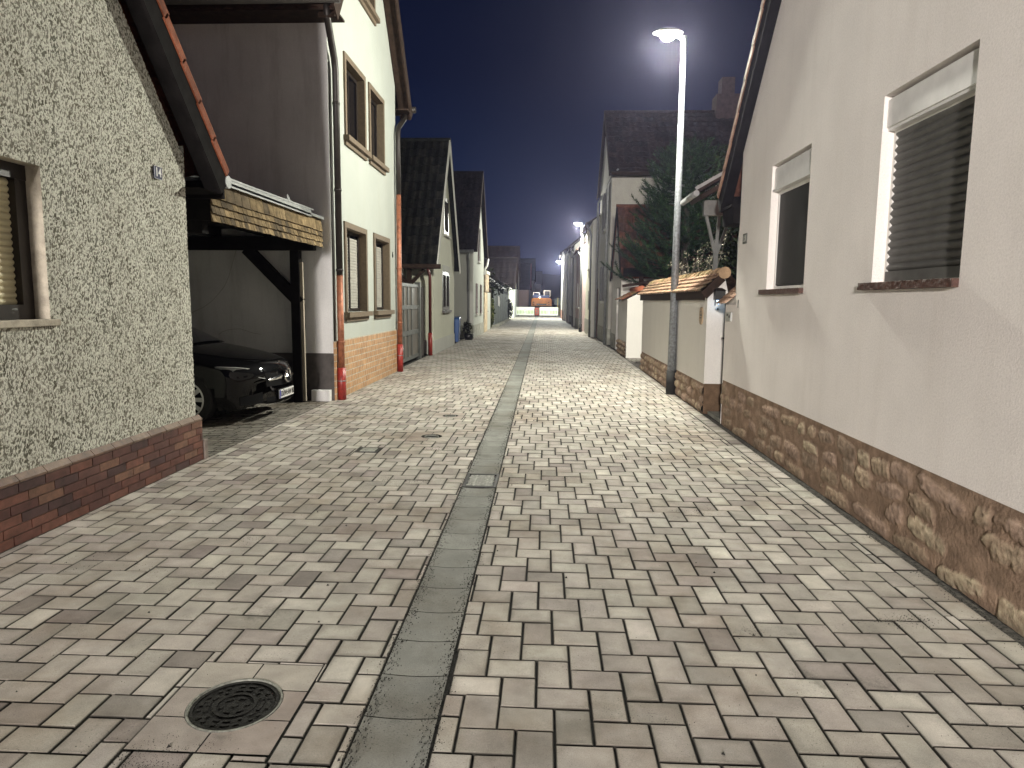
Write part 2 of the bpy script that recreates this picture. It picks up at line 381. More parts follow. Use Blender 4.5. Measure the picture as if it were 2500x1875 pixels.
def cut(rects, hs):
    for (a, b_, c, d) in hs:
        out = []
        for (x0, x1, y0, y1) in rects:
            if x1 <= a or x0 >= b_ or y1 <= c or y0 >= d: out.append((x0, x1, y0, y1)); continue
            if x0 < a: out.append((x0, a, y0, y1))
            if x1 > b_: out.append((b_, x1, y0, y1))
            m0, m1 = max(x0, a), min(x1, b_)
            if y0 < c: out.append((m0, m1, y0, c))
            if y1 > d: out.append((m0, m1, d, y1))
        rects = [r for r in out if r[1] - r[0] > .009 and r[3] - r[2] > .009]
    return rects
def herring(b, ox, oy, mx, X0, X1, Y0, Y1, xl, xr, hs=()):
    kk = int(max(Y1 - Y0, X1 - X0) / U) + 10
    done = set()
    for n in range(-kk // 2, kk // 2):
        for k in range(-kk, kk):
            bx, by = 2 * k + 5 * n, 2 * k - n
            for (a, b_, c, d) in ((bx, bx + 3, by, by + 2), (bx + 3, bx + 5, by - 1, by + 2)):
                x0, x1 = ox + mx * a * U, ox + mx * b_ * U
                if x0 > x1: x0, x1 = x1, x0
                y0, y1 = oy + c * U, oy + d * U
                if x1 < X0 or x0 > X1 or y1 < Y0 or y0 > Y1: continue
                for r in cut([(x0, x1, y0, y1)], hs):
                    block(b, *r, xl=xl, xr=xr, gap=.0030 + rnd.random() * .0020, detail=y0 < 34)
herring(road, .059, 3.224 - 2 * U, 1, -1, 2.17, -15, 80, dr_, lambda y: 2.165)
herring(road, -1.533, 2.547 - 2 * U, -1, -3.5, -.3, -15, 80, lambda y: -3.425, dl, holes)
y = -15.0
while y < 80:                      # edge course along the right-hand houses
    l = .22; block(road, 2.165, 2.32, y, y + l, detail=y < 34); y += l
# side yard on the right between garden wall and pier
herring(road, 2.4, 17.0, 1, 2.33, 7, 16.7, 19.9, lambda y: 2.33, lambda y: 7)
# big slabs around the manhole covers
def ring_slabs(b, h, rad, cx, cy):
    n = 28; x0, x1, y0, y1 = h
    nx = 2; ny = 3 if x1 - x0 > .5 and y1 - y0 > .58 else 2
    for i in range(nx):
        for j in range(ny):
            a0, a1 = x0 + (x1 - x0) * i / nx + .003, x0 + (x1 - x0) * (i + 1) / nx - .003
            b0, b1 = y0 + (y1 - y0) * j / ny + .003, y0 + (y1 - y0) * (j + 1) / ny - .003
            b.col = rnd.choice([(.40, .365, .32), (.35, .315, .28), (.43, .40, .35), (.345, .30, .265)])
            outer = [(a0, b0), (a1, b0), (a1, b1), (a0, b1)]
            # polygon minus disc: sample as a fine grid of small quads outside the disc
            m = 14
            for p in range(m):
                for q in range(m):
                    u0, u1 = a0 + (a1 - a0) * p / m, a0 + (a1 - a0) * (p + 1) / m
                    v0, v1 = b0 + (b1 - b0) * q / m, b0 + (b1 - b0) * (q + 1) / m
                    pts = [(u0, v0), (u1, v0), (u1, v1), (u0, v1)]
                    ds = [math.hypot(x - cx, yy - cy) for x, yy in pts]
                    if max(ds) < rad: continue
                    pts = [(x, yy) if dd >= rad else (cx + (x - cx) * rad / max(dd, 1e-4), cy + (yy - cy) * rad / max(dd, 1e-4)) for (x, yy), dd in zip(pts, ds)]
                    b.add([(x, yy, .0) for x, yy in pts], ((0, 1, 2, 3),))
ring_slabs(road, holes[0], .185, -1.222, 2.515)
ring_slabs(road, holes[1], .125, -1.335, 7.985)
ring_slabs(road, holes[2], .11, -1.315, 9.465)
tag(road.build('road', M['paver']), kind='structure')
# driveway of the carport, older small setts
dv = B(); rnd.seed(3)
yy = 6.64
while yy < 10.7:
    xx = -9 + (.05 if int(yy * 100) % 2 else 0)
    while xx < -3.43:
        k = rnd.uniform(.7, 1.0); block(dv, xx, min(xx + .16, -3.43), yy, yy + .105, col=(.27 * k, .25 * k, .22 * k)); xx += .16
    yy += .105
tag(dv.build('driveway', M['paver']), kind='structure')
g = B(); g.quad((-9, 6.6, -.016), (-3.9, 6.6, -.016), (-3.9, 16, -.016), (-9, 16, -.016)); tag(g.build('driveway_bed', M['joint']), kind='structure')
# gutter of concrete slabs
gt = B(); y = -15.0 + .03
k = 0
while y < 80:
    y2 = y + .306
    if y < 5.79 < y2: y2 = 5.79
    if 5.78 < y < 6.2: y = 6.28; y2 = y + .306
    if True:
        cc = rnd.uniform(.82, 1.08); gt.col = (.225 * cc, .23 * cc, .21 * cc)
        n = 8
        def fn(a, b_, y=y, y2=y2):
            yq = y + .003 + (y2 - y - .006) * b_; xq = dl(yq) + .006 + (.288) * a
            return (xq, yq, -.002 - .008 * math.sin(PI * a))
        gt.grid(fn, n, 1)
    y = y2
tag(gt.build('gutter', M['slab']), kind='structure')

# drain grate
cx = drx(6.03)
t = thing('drain_grate', 'slotted iron drain grate set in the concrete gutter strip', 'drain', (cx, 6.03, 0))
b = B(); b.box(cx - .15, cx - .125, 5.80, 6.27, -.03, .001); b.box(cx + .125, cx + .15, 5.80, 6.27, -.03, .001)
b.box(cx - .125, cx + .125, 5.80, 5.84, -.03, .001); b.box(cx - .125, cx + .125, 6.235, 6.27, -.03, .001); b.build('frame', M['castiron'], t, bevel=.002)
b = B()
for i in range(9):
    yb = 5.865 + i * .041; e = .012 if i % 3 else 0
    b.box(cx - .12 + e, cx + .12 - e, yb, yb + .013, -.003, .001)
b.box(cx - .06, cx - .05, 5.84, 6.235, -.03, -.004); b.box(cx + .05, cx + .06, 5.84, 6.235, -.03, -.005)
b.build('bars', M['grateiron'], t)
b = B(); b.quad((cx - .125, 5.84, -.0135), (cx + .125, 5.84, -.0135), (cx + .125, 6.235, -.0135), (cx - .125, 6.235, -.0135)); b.build('sump_shade', M['black'], t)  # black sheet painted in for the darkness below the bars
def cover(cx, cy, r, label, group=None):
    t = thing('manhole_cover', label, 'manhole cover', (cx, cy, 0), group)
    b = B(); n = 48
    for (ra, rb, za, zb) in ((r, r, -.03, .002), (r, r - .008, .002, .002), (r - .008, r - .008, .002, -.006), (r - .008, r - .014, -.006, -.006)):
        for i in range(n):
            a0, a1 = 2 * PI * i / n, 2 * PI * (i + 1) / n
            b.quad((cx + ra * math.cos(a0), cy + ra * math.sin(a0), za), (cx + ra * math.cos(a1), cy + ra * math.sin(a1), za), (cx + rb * math.cos(a1), cy + rb * math.sin(a1), zb), (cx + rb * math.cos(a0), cy + rb * math.sin(a0), zb))
    b.build('rim', M['grateiron'], t)
    b = B(); r1 = r - .013
    for j in range(12):
        ra, rb = r1 * j / 12, r1 * (j + 1) / 12
        m = max(6, int(j * 4.2))
        for i in range(n):
            a0, a1 = 2 * PI * i / n, 2 * PI * (i + 1) / n
            raised = (j % 2 == 1) and (int((i + .5) / n * m) % 2 == 0) and 2 < j < 11
            z = -.003 if raised or j in (0, 11, 5) else -.009
            b.quad((cx + ra * math.cos(a0), cy + ra * math.sin(a0), z), (cx + ra * math.cos(a1), cy + ra * math.sin(a1), z), (cx + rb * math.cos(a1), cy + rb * math.sin(a1), z), (cx + rb * math.cos(a0), cy + rb * math.sin(a0), z))
    b.build('lid', M['castiron'], t)
    return t
cover(-1.222, 2.515, .183, 'large round cast iron manhole cover in the foreground paving, ringed by big slabs')
cover(-1.335, 7.985, .085, 'small round dark cover in the paving, the nearer of two beyond the grate', 'small round covers in the paving')
cover(-1.315, 9.465, .078, 'small round dark cover in the paving, farther of two left of the gutter', 'small round covers in the paving')
t = thing('valve_cover', 'small square grey valve cover in the paving in front of the carport', 'valve cover', (-1.89, 7.19, 0))
b = B(); b.box(-2.01, -1.77, 7.07, 7.31, -.03, -.001); b.build('frame', M['castiron'], t)
b = B(); b.box(-1.97, -1.81, 7.11, 7.27, -.01, .004); b.box(-1.93, -1.85, 7.17, 7.21, .004, .008); b.build('lid', M['grateiron'], t, bevel=.003)

M['edge'] = plain('gritty_edge_strip', (.075, .07, .06), 1, var=.6, scale=40, bs=.9, bscale=120, bd=.01)
g = B(); g.quad((2.315, -16, -.006), (2.40, -16, -.006), (2.40, 60, -.006), (2.315, 60, -.006)); g.quad((-3.45, -16, -.006), (-3.415, -16, -.006), (-3.415, 60, -.006), (-3.45, 60, -.006))
tag(g.build('edge_strip', M['edge']), kind='structure')
# loose grit in the joints, along the gutter edges and against the walls
gr = B(); rnd.seed(11)
def grit(x, y, s):
    a = rnd.random() * 6.28
    v = [(x + s * math.cos(a + q), y + s * math.sin(a + q), -.002) for q in (0, 2.1, 4.2)] + [(x, y, s * .9)]
    gr.add(v, ((0, 1, 3), (1, 2, 3), (2, 0, 3)))
for i in range(9000):
    y = 1.7 + 11 * rnd.random() ** 1.6
    side = rnd.random()
    if side < .36: x = dl(y) + abs(rnd.gauss(0, .03)) * rnd.choice((1, 1, -.4))
    elif side < .72: x = dr_(y) - abs(rnd.gauss(0, .03)) * rnd.choice((1, 1, -.6))
    else: x = 2.345 - abs(rnd.gauss(0, .05))
    grit(x, y, rnd.uniform(.0012, .004))
for (px, py, s, n) in ((-1.35, 2.18, .12, 700), (-1.2, 5.95, .16, 500), (-1.05, 7.3, .16, 350), (1.0, 3.3, .10, 250), (1.9, 3.45, .10, 250), (.75, 7.0, .22, 300), (-1.9, 4.4, .15, 200), (-2.5, 3.9, .2, 200), (1.25, 5.2, .12, 150)):
    for i in range(n): grit(px + rnd.gauss(0, s), py + rnd.gauss(0, s * .45), rnd.uniform(.0012, .0035))
for i in range(2500):
    y = 1.8 + 10 * rnd.random() ** 1.7; grit(rnd.uniform(-3.4, 2.3), y, rnd.uniform(.001, .0026))
for i in range(60):
    y = 2.2 + 9 * rnd.random() ** 1.4; grit(rnd.uniform(-3.3, 2.2), y, rnd.uniform(.005, .012))
tag(gr.build('grit', M['dirt_or_shade']), 'fine black grit scattered on the paving and along the gutter', 'grit', kind='stuff')

# ---------------------------------------------------------------- facade helpers
def facx(xf, d): return lambda u, v, w: (xf + d * w, u, v)     # facade facing the street; u along the street, w outwards
def facy(yf): return lambda u, v, w: (u, yf - w, v)             # facade facing the camera

def wallface(b, pt, outline, openings=(), depth=.1, fn=None):
    """tessellated wall with real openings and reveals"""
    polys = [[Vector((u, v, 0)) for u, v in outline]] + [[Vector((u0, v0, 0)), Vector((u0, v1, 0)), Vector((u1, v1, 0)), Vector((u1, v0, 0))] for (u0, u1, v0, v1) in openings]
    flat = [p for pl in polys for p in pl]
    tris = tessellate_polygon(polys)
    b.add([pt(p.x, p.y, 0) for p in flat], [tuple(t_) for t_ in tris])
    for (u0, u1, v0, v1) in openings:
        c = [(u0, v0), (u1, v0), (u1, v1), (u0, v1)]
        for i in range(4):
            p, q = c[i], c[(i + 1) % 4]
            b.quad(pt(*p, 0), pt(*q, 0), pt(*q, -depth), pt(*p, -depth))

def slats(b, pt, u0, u1, v0, v1, w, pitch, bulge, n=4):
    k = max(1, round((v1 - v0) / pitch)); p = (v1 - v0) / k
    for i in range(k):
        for j in range(n):
            a0, a1 = j / n, (j + 1) / n
            va, vb = v0 + p * (i + a0 * .94), v0 + p * (i + a1 * .94)
            b.quad(pt(u0, va, w + bulge * math.sin(PI * a0)), pt(u1, va, w + bulge * math.sin(PI * a0)), pt(u1, vb, w + bulge * math.sin(PI * a1)), pt(u0, vb, w + bulge * math.sin(PI * a1)))
        b.quad(pt(u0, v0 + p * (i + .94), w), pt(u1, v0 + p * (i + .94), w), pt(u1, v0 + p * (i + 1), w), pt(u0, v0 + p * (i + 1), w))

def frame(b, pt, u0, u1, v0, v1, w0, w1, t_, mull=0):
    b.pbox(pt, u0, u0 + t_, v0, v1, w0, w1); b.pbox(pt, u1 - t_, u1, v0, v1, w0, w1)
    b.pbox(pt, u0 + t_, u1 - t_, v0, v0 + t_, w0, w1); b.pbox(pt, u0 + t_, u1 - t_, v1 - t_, v1, w0, w1)
    for i in range(mull):
        c = u0 + (u1 - u0) * (i + 1) / (mull + 1); b.pbox(pt, c - t_ * .5, c + t_ * .5, v0 + t_, v1 - t_, w0, w1)

def tiled_slope(b, p0, ud, vd, W, L, tw=.25, tl=.33, amp=.02, wave='sine', cols=((.03, .028, .026),), step=.022, seg=6):
    """overlapping rows of tiles; ud along the eave, vd up the slope"""
    p0, ud, vd = Vector(p0), Vector(ud).normalized(), Vector(vd).normalized(); n = ud.cross(vd).normalized()
    if n.z < 0: n = -n
    nr = max(1, round(L / tl)); nc = max(1, round(W / tw)); tl = L / nr; tw = W / nc
    for j in range(nr):
        for i in range(nc):
            k = rnd.choice(cols); q = rnd.uniform(.75, 1.2); b.col = tuple(x * q for x in k)
            dz = rnd.uniform(-.004, .004); vs = []
            for s_ in range(seg + 1):
                f = s_ / seg
                if wave == 'sine': hh = amp * math.sin(2 * PI * f)
                elif wave == 'saw': hh = amp * (1 - f) * (1 if f > 0 else 0)
                else: hh = 0
                u = (i + f) * tw
                lo = p0 + ud * u + vd * (j * tl - .02 + dz) + n * (hh + step)
                hi = p0 + ud * u + vd * ((j + 1) * tl) + n * (hh)
                bt = p0 + ud * u + vd * (j * tl - .02 + dz) + n * (hh - .004)
                vs += [bt, lo, hi]
            b.add(vs, [(3 * s_, 3 * s_ + 3, 3 * s_ + 4, 3 * s_ + 1) for s_ in range(seg)] + [(3 * s_ + 1, 3 * s_ + 4, 3 * s_ + 5, 3 * s_ + 2) for s_ in range(seg)])

def downpipe(root, x, y, segs, name='downpipe'):
    """segs: list of (z0, z1, radius, material); first is the main pipe, the others its sub-parts"""
    first = None
    for (z0, z1, r, m, nm) in segs:
        b = B(); b.tube([(x, y, z0), (x, y, z1)], r, 14)
        b.tube([(x, y, z1 - .03), (x, y, z1)], r + .006, 14)
        o = b.build(nm if first else name, m, first or root)
        if not first: first = o
    return first

# ================================================================ LEFT: rough-cast house 14
t = thing('house', 'rough-cast plaster house with number 14, a red clinker plinth and a cream roller shutter', 'house', (-3.46, 3.4, 0))
pt = facx(-3.46, 1)
# front wall as a relief of thrown plaster
W14 = (3.15, 4.63, 1.462, 2.50)
def gable_z(y): return 3.05 + (6.45 - y) * 1.155 if y > 3.4 else 3.05 + (y - .35) * 1.155
b = B()
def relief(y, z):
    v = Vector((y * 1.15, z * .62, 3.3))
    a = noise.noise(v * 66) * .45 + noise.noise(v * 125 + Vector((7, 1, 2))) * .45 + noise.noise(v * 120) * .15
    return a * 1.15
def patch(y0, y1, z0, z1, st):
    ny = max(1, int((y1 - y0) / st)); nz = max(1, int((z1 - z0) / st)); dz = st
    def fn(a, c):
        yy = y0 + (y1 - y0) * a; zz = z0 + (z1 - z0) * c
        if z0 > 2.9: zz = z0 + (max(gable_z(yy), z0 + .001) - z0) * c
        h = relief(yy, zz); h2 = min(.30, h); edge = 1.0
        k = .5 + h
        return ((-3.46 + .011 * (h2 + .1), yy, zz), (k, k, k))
    b.grid(fn, ny, nz)
st = .0082
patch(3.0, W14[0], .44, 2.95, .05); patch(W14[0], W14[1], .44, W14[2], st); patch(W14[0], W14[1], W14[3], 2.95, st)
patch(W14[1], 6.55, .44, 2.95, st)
# gable part above 2.95
y0, y1 = 3.4, 6.535; ny = int((y1 - y0) / st)
cols_ = []
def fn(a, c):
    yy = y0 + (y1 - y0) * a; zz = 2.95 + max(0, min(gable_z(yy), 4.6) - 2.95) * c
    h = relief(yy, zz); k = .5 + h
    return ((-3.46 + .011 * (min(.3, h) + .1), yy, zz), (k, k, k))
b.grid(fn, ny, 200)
b.mi = 0
b.col = (.7, .7, .7)
for poly in ([(y0, 4.6), (y1 - 1.45, 4.6), (3.4, 6.5)],): b.add([(-3.462, yy, zz) for yy, zz in poly], ((0, 1, 2),))
b.add([(-3.462, yy, zz) for yy, zz in ((0.2, .4), (3.0, .4), (3.0, 2.95), (.2, 2.95))], ((0, 1, 2, 3),))
b.add([(-3.462, yy, zz) for yy, zz in ((0.2, 2.95), (3.41, 2.95), (3.41, 6.6))], ((0, 1, 2),))
b.quad((-3.46, 6.55, 0), (-3.46, 6.55, 3.05), (-10, 6.55, 3.05), (-10, 6.55, 0))
b.add([(-3.465, 6.55, 2.9), (-3.465, 3.4, 6.6), (-10, 3.4, 6.6), (-10, 6.55, 2.9)], ((0, 1, 2, 3),))
for (p, q) in (((W14[0], W14[2]), (W14[0], W14[3])), ((W14[0], W14[3]), (W14[1], W14[3])), ((W14[1], W14[3]), (W14[1], W14[2]))):
    def fr(a, c, p=p, q=q):
        yy = p[0] + (q[0] - p[0]) * a; zz = p[1] + (q[1] - p[1]) * a
        return ((-3.452 - .115 * c, yy + .004 * noise.noise(Vector((yy * 20, zz * 20, c * 3))), zz + .004 * noise.noise(Vector((yy * 20 + 5, zz * 20, c * 3)))), (.62, .62, .62))
    b.mi = 1; b.grid(fr, 30, 3)
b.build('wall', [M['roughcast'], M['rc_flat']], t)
# clinker plinth
b = B(); b.box(-3.47, -3.432, .2, 6.60, -.02, .405); pl = b.build('plinth', M['grout'], t)
b = B(); rnd.seed(5); rows = 6; rh = .405 / rows
PC = [(.135, .056, .044), (.165, .070, .052), (.105, .046, .040), (.075, .040, .040), (.19, .10, .07), (.12, .056, .048)]
for r in range(rows):
    y = .2 - (r * .083 % .24)
    while y < 6.60:
        y2 = y + .245; a = max(.2, y); c = min(6.60, y2)
        if c - a > .02:
            b.col = rnd.choice(PC); d = rnd.uniform(0, .002)
            b.box(-3.433, -3.4245 + d, a + .004, c - .004, r * rh + .004, (r + 1) * rh - .004)
        y = y2
# sloping cap course
y = .2
while y < 6.60:
    c = min(6.60, y + .25); b.col = rnd.choice([(.16, .10, .07), (.13, .075, .05), (.18, .12, .085)])
    v = [(-3.455, y + .003, .405), (-3.418, y + .003, .407), (-3.418, c - .003, .407), (-3.455, c - .003, .405), (-3.455, y + .003, .46), (-3.42, y + .003, .422), (-3.42, c - .003, .422), (-3.455, c - .003, .46)]
    b.add(v, ((4, 5, 6, 7), (1, 2, 6, 5), (0, 1, 5, 4), (2, 3, 7, 6))); y += .25
b.build('clinker_course', M['clinker'], pl)
b = B(); b.box(-3.56, -3.41, 6.61, 6.68, -.02, .20); b.build('edge_stone', M['grout'], t, bevel=.01)
# window
b = B(); frame(b, pt, W14[0], W14[1], W14[2], W14[3], -.17, -.10, .10, 0); b.pbox(pt, W14[0], W14[1], 2.40, 2.4999, -.12, -.095)
w = b.build('window', M['frame_dark'], t)
b = B(); slats(b, pt, W14[0] + .03, W14[1] - .03, 1.56, 2.40, -.155, .0445, .012, 5); b.build('roller_shutter', M['shutbeige'], w)
b = B(); b.pbox(pt, W14[0] + .06, W14[1] - .1, 1.49, 1.56, -.14, -.105); b.build('sash_rail', M['frame_white'], w)
b = B(); b.tube([(-3.60, 4.36, 1.49), (-3.565, 4.43, 1.53), (-3.565, 4.47, 1.53)], .009, 8); b.build('window_catch', M['metalgate'], w)
b = B(); b.pbox(pt, W14[0] - .05, W14[1] + .07, 1.415, 1.462, -.115, .035); b.build('sill', M['rc_flat'], w, bevel=.006)
# number plate
b = B(); b.pbox(pt, 6.0, 6.125, 2.658, 2.77, .016, .022); pn = b.build('number_plate', M['numblue'], t, bevel=.002)
b = B()
for q in ((6.001, 6.124, 2.659, 2.6615), (6.001, 6.124, 2.7665, 2.769), (6.001, 6.0035, 2.6615, 2.7665), (6.1215, 6.124, 2.6615, 2.7665)): b.pbox(pt, *q, .0225, .0235)
b.build('plate_rim', M['numwhite'], pn)
text('14', .105, M['numwhite'], (-3.4365, 6.062, 2.714), (0, 1, 0), (0, 0, 1), pn, depth=.001, sx=.9, bold=.002)
# roof
b = B()
sl = Vector((0, -(6.98 - 3.4), 6.6 - 2.70)); ln = sl.length
e0 = (-3.27, 6.98, 2.86)
tiled_slope(b, (e0[0], e0[1], e0[2]), (-1, 0, 0), sl, 6.5, ln, .26, .34, .02, 'sine', ((.20, .07, .04), (.16, .055, .035)), seg=4)
b.quad((-3.27, 3.4, 6.75), (-3.27, -.2, 2.8), (-9.8, -.2, 2.8), (-9.8, 3.4, 6.75))
rf = b.build('roof', M['terracotta'], t)
b = B(); rnd.seed(9)     # verge tiles, one step per row
sd = sl.normalized(); nn = Vector((0, 1.09, 1)).normalized()
k = int(ln / .36)
for i in range(k):
    a = Vector(e0) + sd * (i * ln / k - .02); c = Vector(e0) + sd * ((i + 1) * ln / k)
    q = rnd.uniform(.8, 1.15); b.col = (.26 * q, .085 * q, .045 * q)
    b.obox(a + nn * .055 + Vector((-.03, 0, 0)), c + nn * .035 + Vector((-.03, 0, 0)), .09, .085, up=nn)
b.build('verge_tile', M['terracotta'], rf)
b = B(); v0 = Vector((-3.285, 6.98, 2.73)); v1 = v0 + sl
b.obox(v0, v1, .03, .20, up=nn)
b.obox(v0 + Vector((-.1, 0, -.02)), v1 + Vector((-.1, 0, -.02)), .17, .03, up=nn)
b.quad((-3.29, 6.98, 2.66), (-3.29, 6.5, 2.66), (-9, 6.5, 2.66), (-9, 6.98, 2.66))
b.box(-9, -3.28, 6.955, 6.99, 2.62, 2.80)
b.build('verge_board', M['blackwood'], rf)
b = B(); b.tube([(-3.26, 7.05, 2.80), (-9, 7.05, 2.80)], .065, 12); b.build('gutter', M['zinc'], rf)

# ================================================================ carport
t = thing('carport', 'dark timber carport with a wood shingle fascia over the black car', 'carport', (-3.9, 8.9, 0))
b = B(); b.box(-3.93, -3.79, 10.45, 10.59, 0, 2.36); b.build('post', M['blackwood'], t, bevel=.005)
b = B(); b.box(-3.788, -3.745, 10.48, 10.53, .02, 2.18); b.build('batten', plain('bare_wood_batten', (.34, .30, .24), .8, var=.2, stretch=(1, 1, .2)), t)
b = B(); b.box(-9, -3.56, 10.44, 10.60, 2.36, 2.56); b.box(-9, -3.62, 7.16, 7.30, 2.30, 2.62); b.box(-3.66, -3.53, 7.16, 10.7, 2.50, 2.68)
b.build('beam', M['blackwood'], t)
b = B(); b.obox((-3.80, 10.52, 1.55), (-4.62, 10.52, 2.38), .12, .17, up=(1, 0, 1)); b.build('brace', M['blackwood'], t)
b = B(); b.box(-9, -3.56, 7.1, 10.70, 2.70, 2.78)
for i in range(6): b.box(-4.4 - i * .8, -4.3 - i * .8, 7.1, 10.7, 2.58, 2.70)
b.build('roof_deck', M['blackwood'], t)
b = B(); b.box(-3.53, -3.505, 7.17, 10.70, 2.43, 2.82); b.box(-3.75, -3.505, 7.14, 7.17, 2.43, 2.82); fs = b.build('fascia', M['blackwood'], t)
b = B(); rnd.seed(21)
rws = [(2.42, 2.52, .085), (2.50, 2.60, .10), (2.585, 2.69, .12), (2.66, 2.835, .19)]
for r, (za, zb, wd) in enumerate(rws):
    y = 7.13 - rnd.random() * .05
    while y < 10.69:
        w_ = wd * rnd.uniform(.75, 1.25); c = min(y + w_, 10.69); q = rnd.uniform(.6, 1.2)
        b.col = (.25 * q, .185 * q, .105 * q) if rnd.random() > .25 else (.13 * q, .10 * q, .065 * q)
        if r == 3 and rnd.random() < .12: w_ += .02
        zl = za + rnd.uniform(-.006, .004); o = rnd.uniform(0, .003)
        v = [(-3.505, y + .004, zb), (-3.505, c - .004, zb), (-3.476 + o, c - .004, zl), (-3.476 + o, y + .004, zl), (-3.497, c - .004, zl), (-3.497, y + .004, zl)]
        b.add(v, ((0, 1, 2, 3), (3, 2, 4, 5), (1, 4, 2), (0, 3, 5))); y = c
b.build('shingles', M['shingle'], fs)
b = B()
b.box(-3.62, -3.455, 7.10, 10.1, 2.84, 2.865); b.box(-3.47, -3.455, 7.10, 10.1, 2.82, 2.92); b.obox((-3.50, 7.1, 2.90), (-3.50, 10.2, 2.93), .10, .02)
b.box(-3.60, -3.455, 10.1, 10.69, 2.84, 2.88)
b.tube([(-3.44, 7.08, 2.85), (-3.52, 7.08, 2.85)], .085, 14)
b.build('metal_flashing', M['zinc'], t)
b = B(); b.add([(-3.52, 9.35, 2.88), (-3.52, 9.62, 2.86), (-3.58, 9.52, 3.06), (-3.54, 9.38, 3.02), (-3.60, 9.35, 2.88)], ((0, 1, 2, 3), (0, 3, 4))); b.build('bent_sheet', M['zinc'], t)

t = thing('cobweb', 'faint pale dusty cobweb strands hanging across the wall behind the black car', 'cobweb', (-4.6, 10.6, 1.5))
mw = plain('dusty_web', (.30, .29, .27), 1, bs=0)
b = B(); b.tube([(-4.823, 10.6, 2.37), (-4.90, 10.6, 2.15), (-4.959, 10.6, 1.964), (-5.04, 10.6, 1.80), (-5.137, 10.6, 1.687), (-5.25, 10.6, 1.57), (-5.385, 10.6, 1.476), (-5.667, 10.6, 1.345)], .0035, 5); b.build('strand', mw, t); b = B(); b.tube([(-5.189, 10.65, 1.043), (-5.12, 10.65, 1.09), (-5.041, 10.65, 1.116), (-4.93, 10.65, 1.133), (-4.824, 10.65, 1.135), (-4.635, 10.65, 1.074), (-4.492, 10.65, 1.052)], .003, 5); b.build('strand', mw, t)

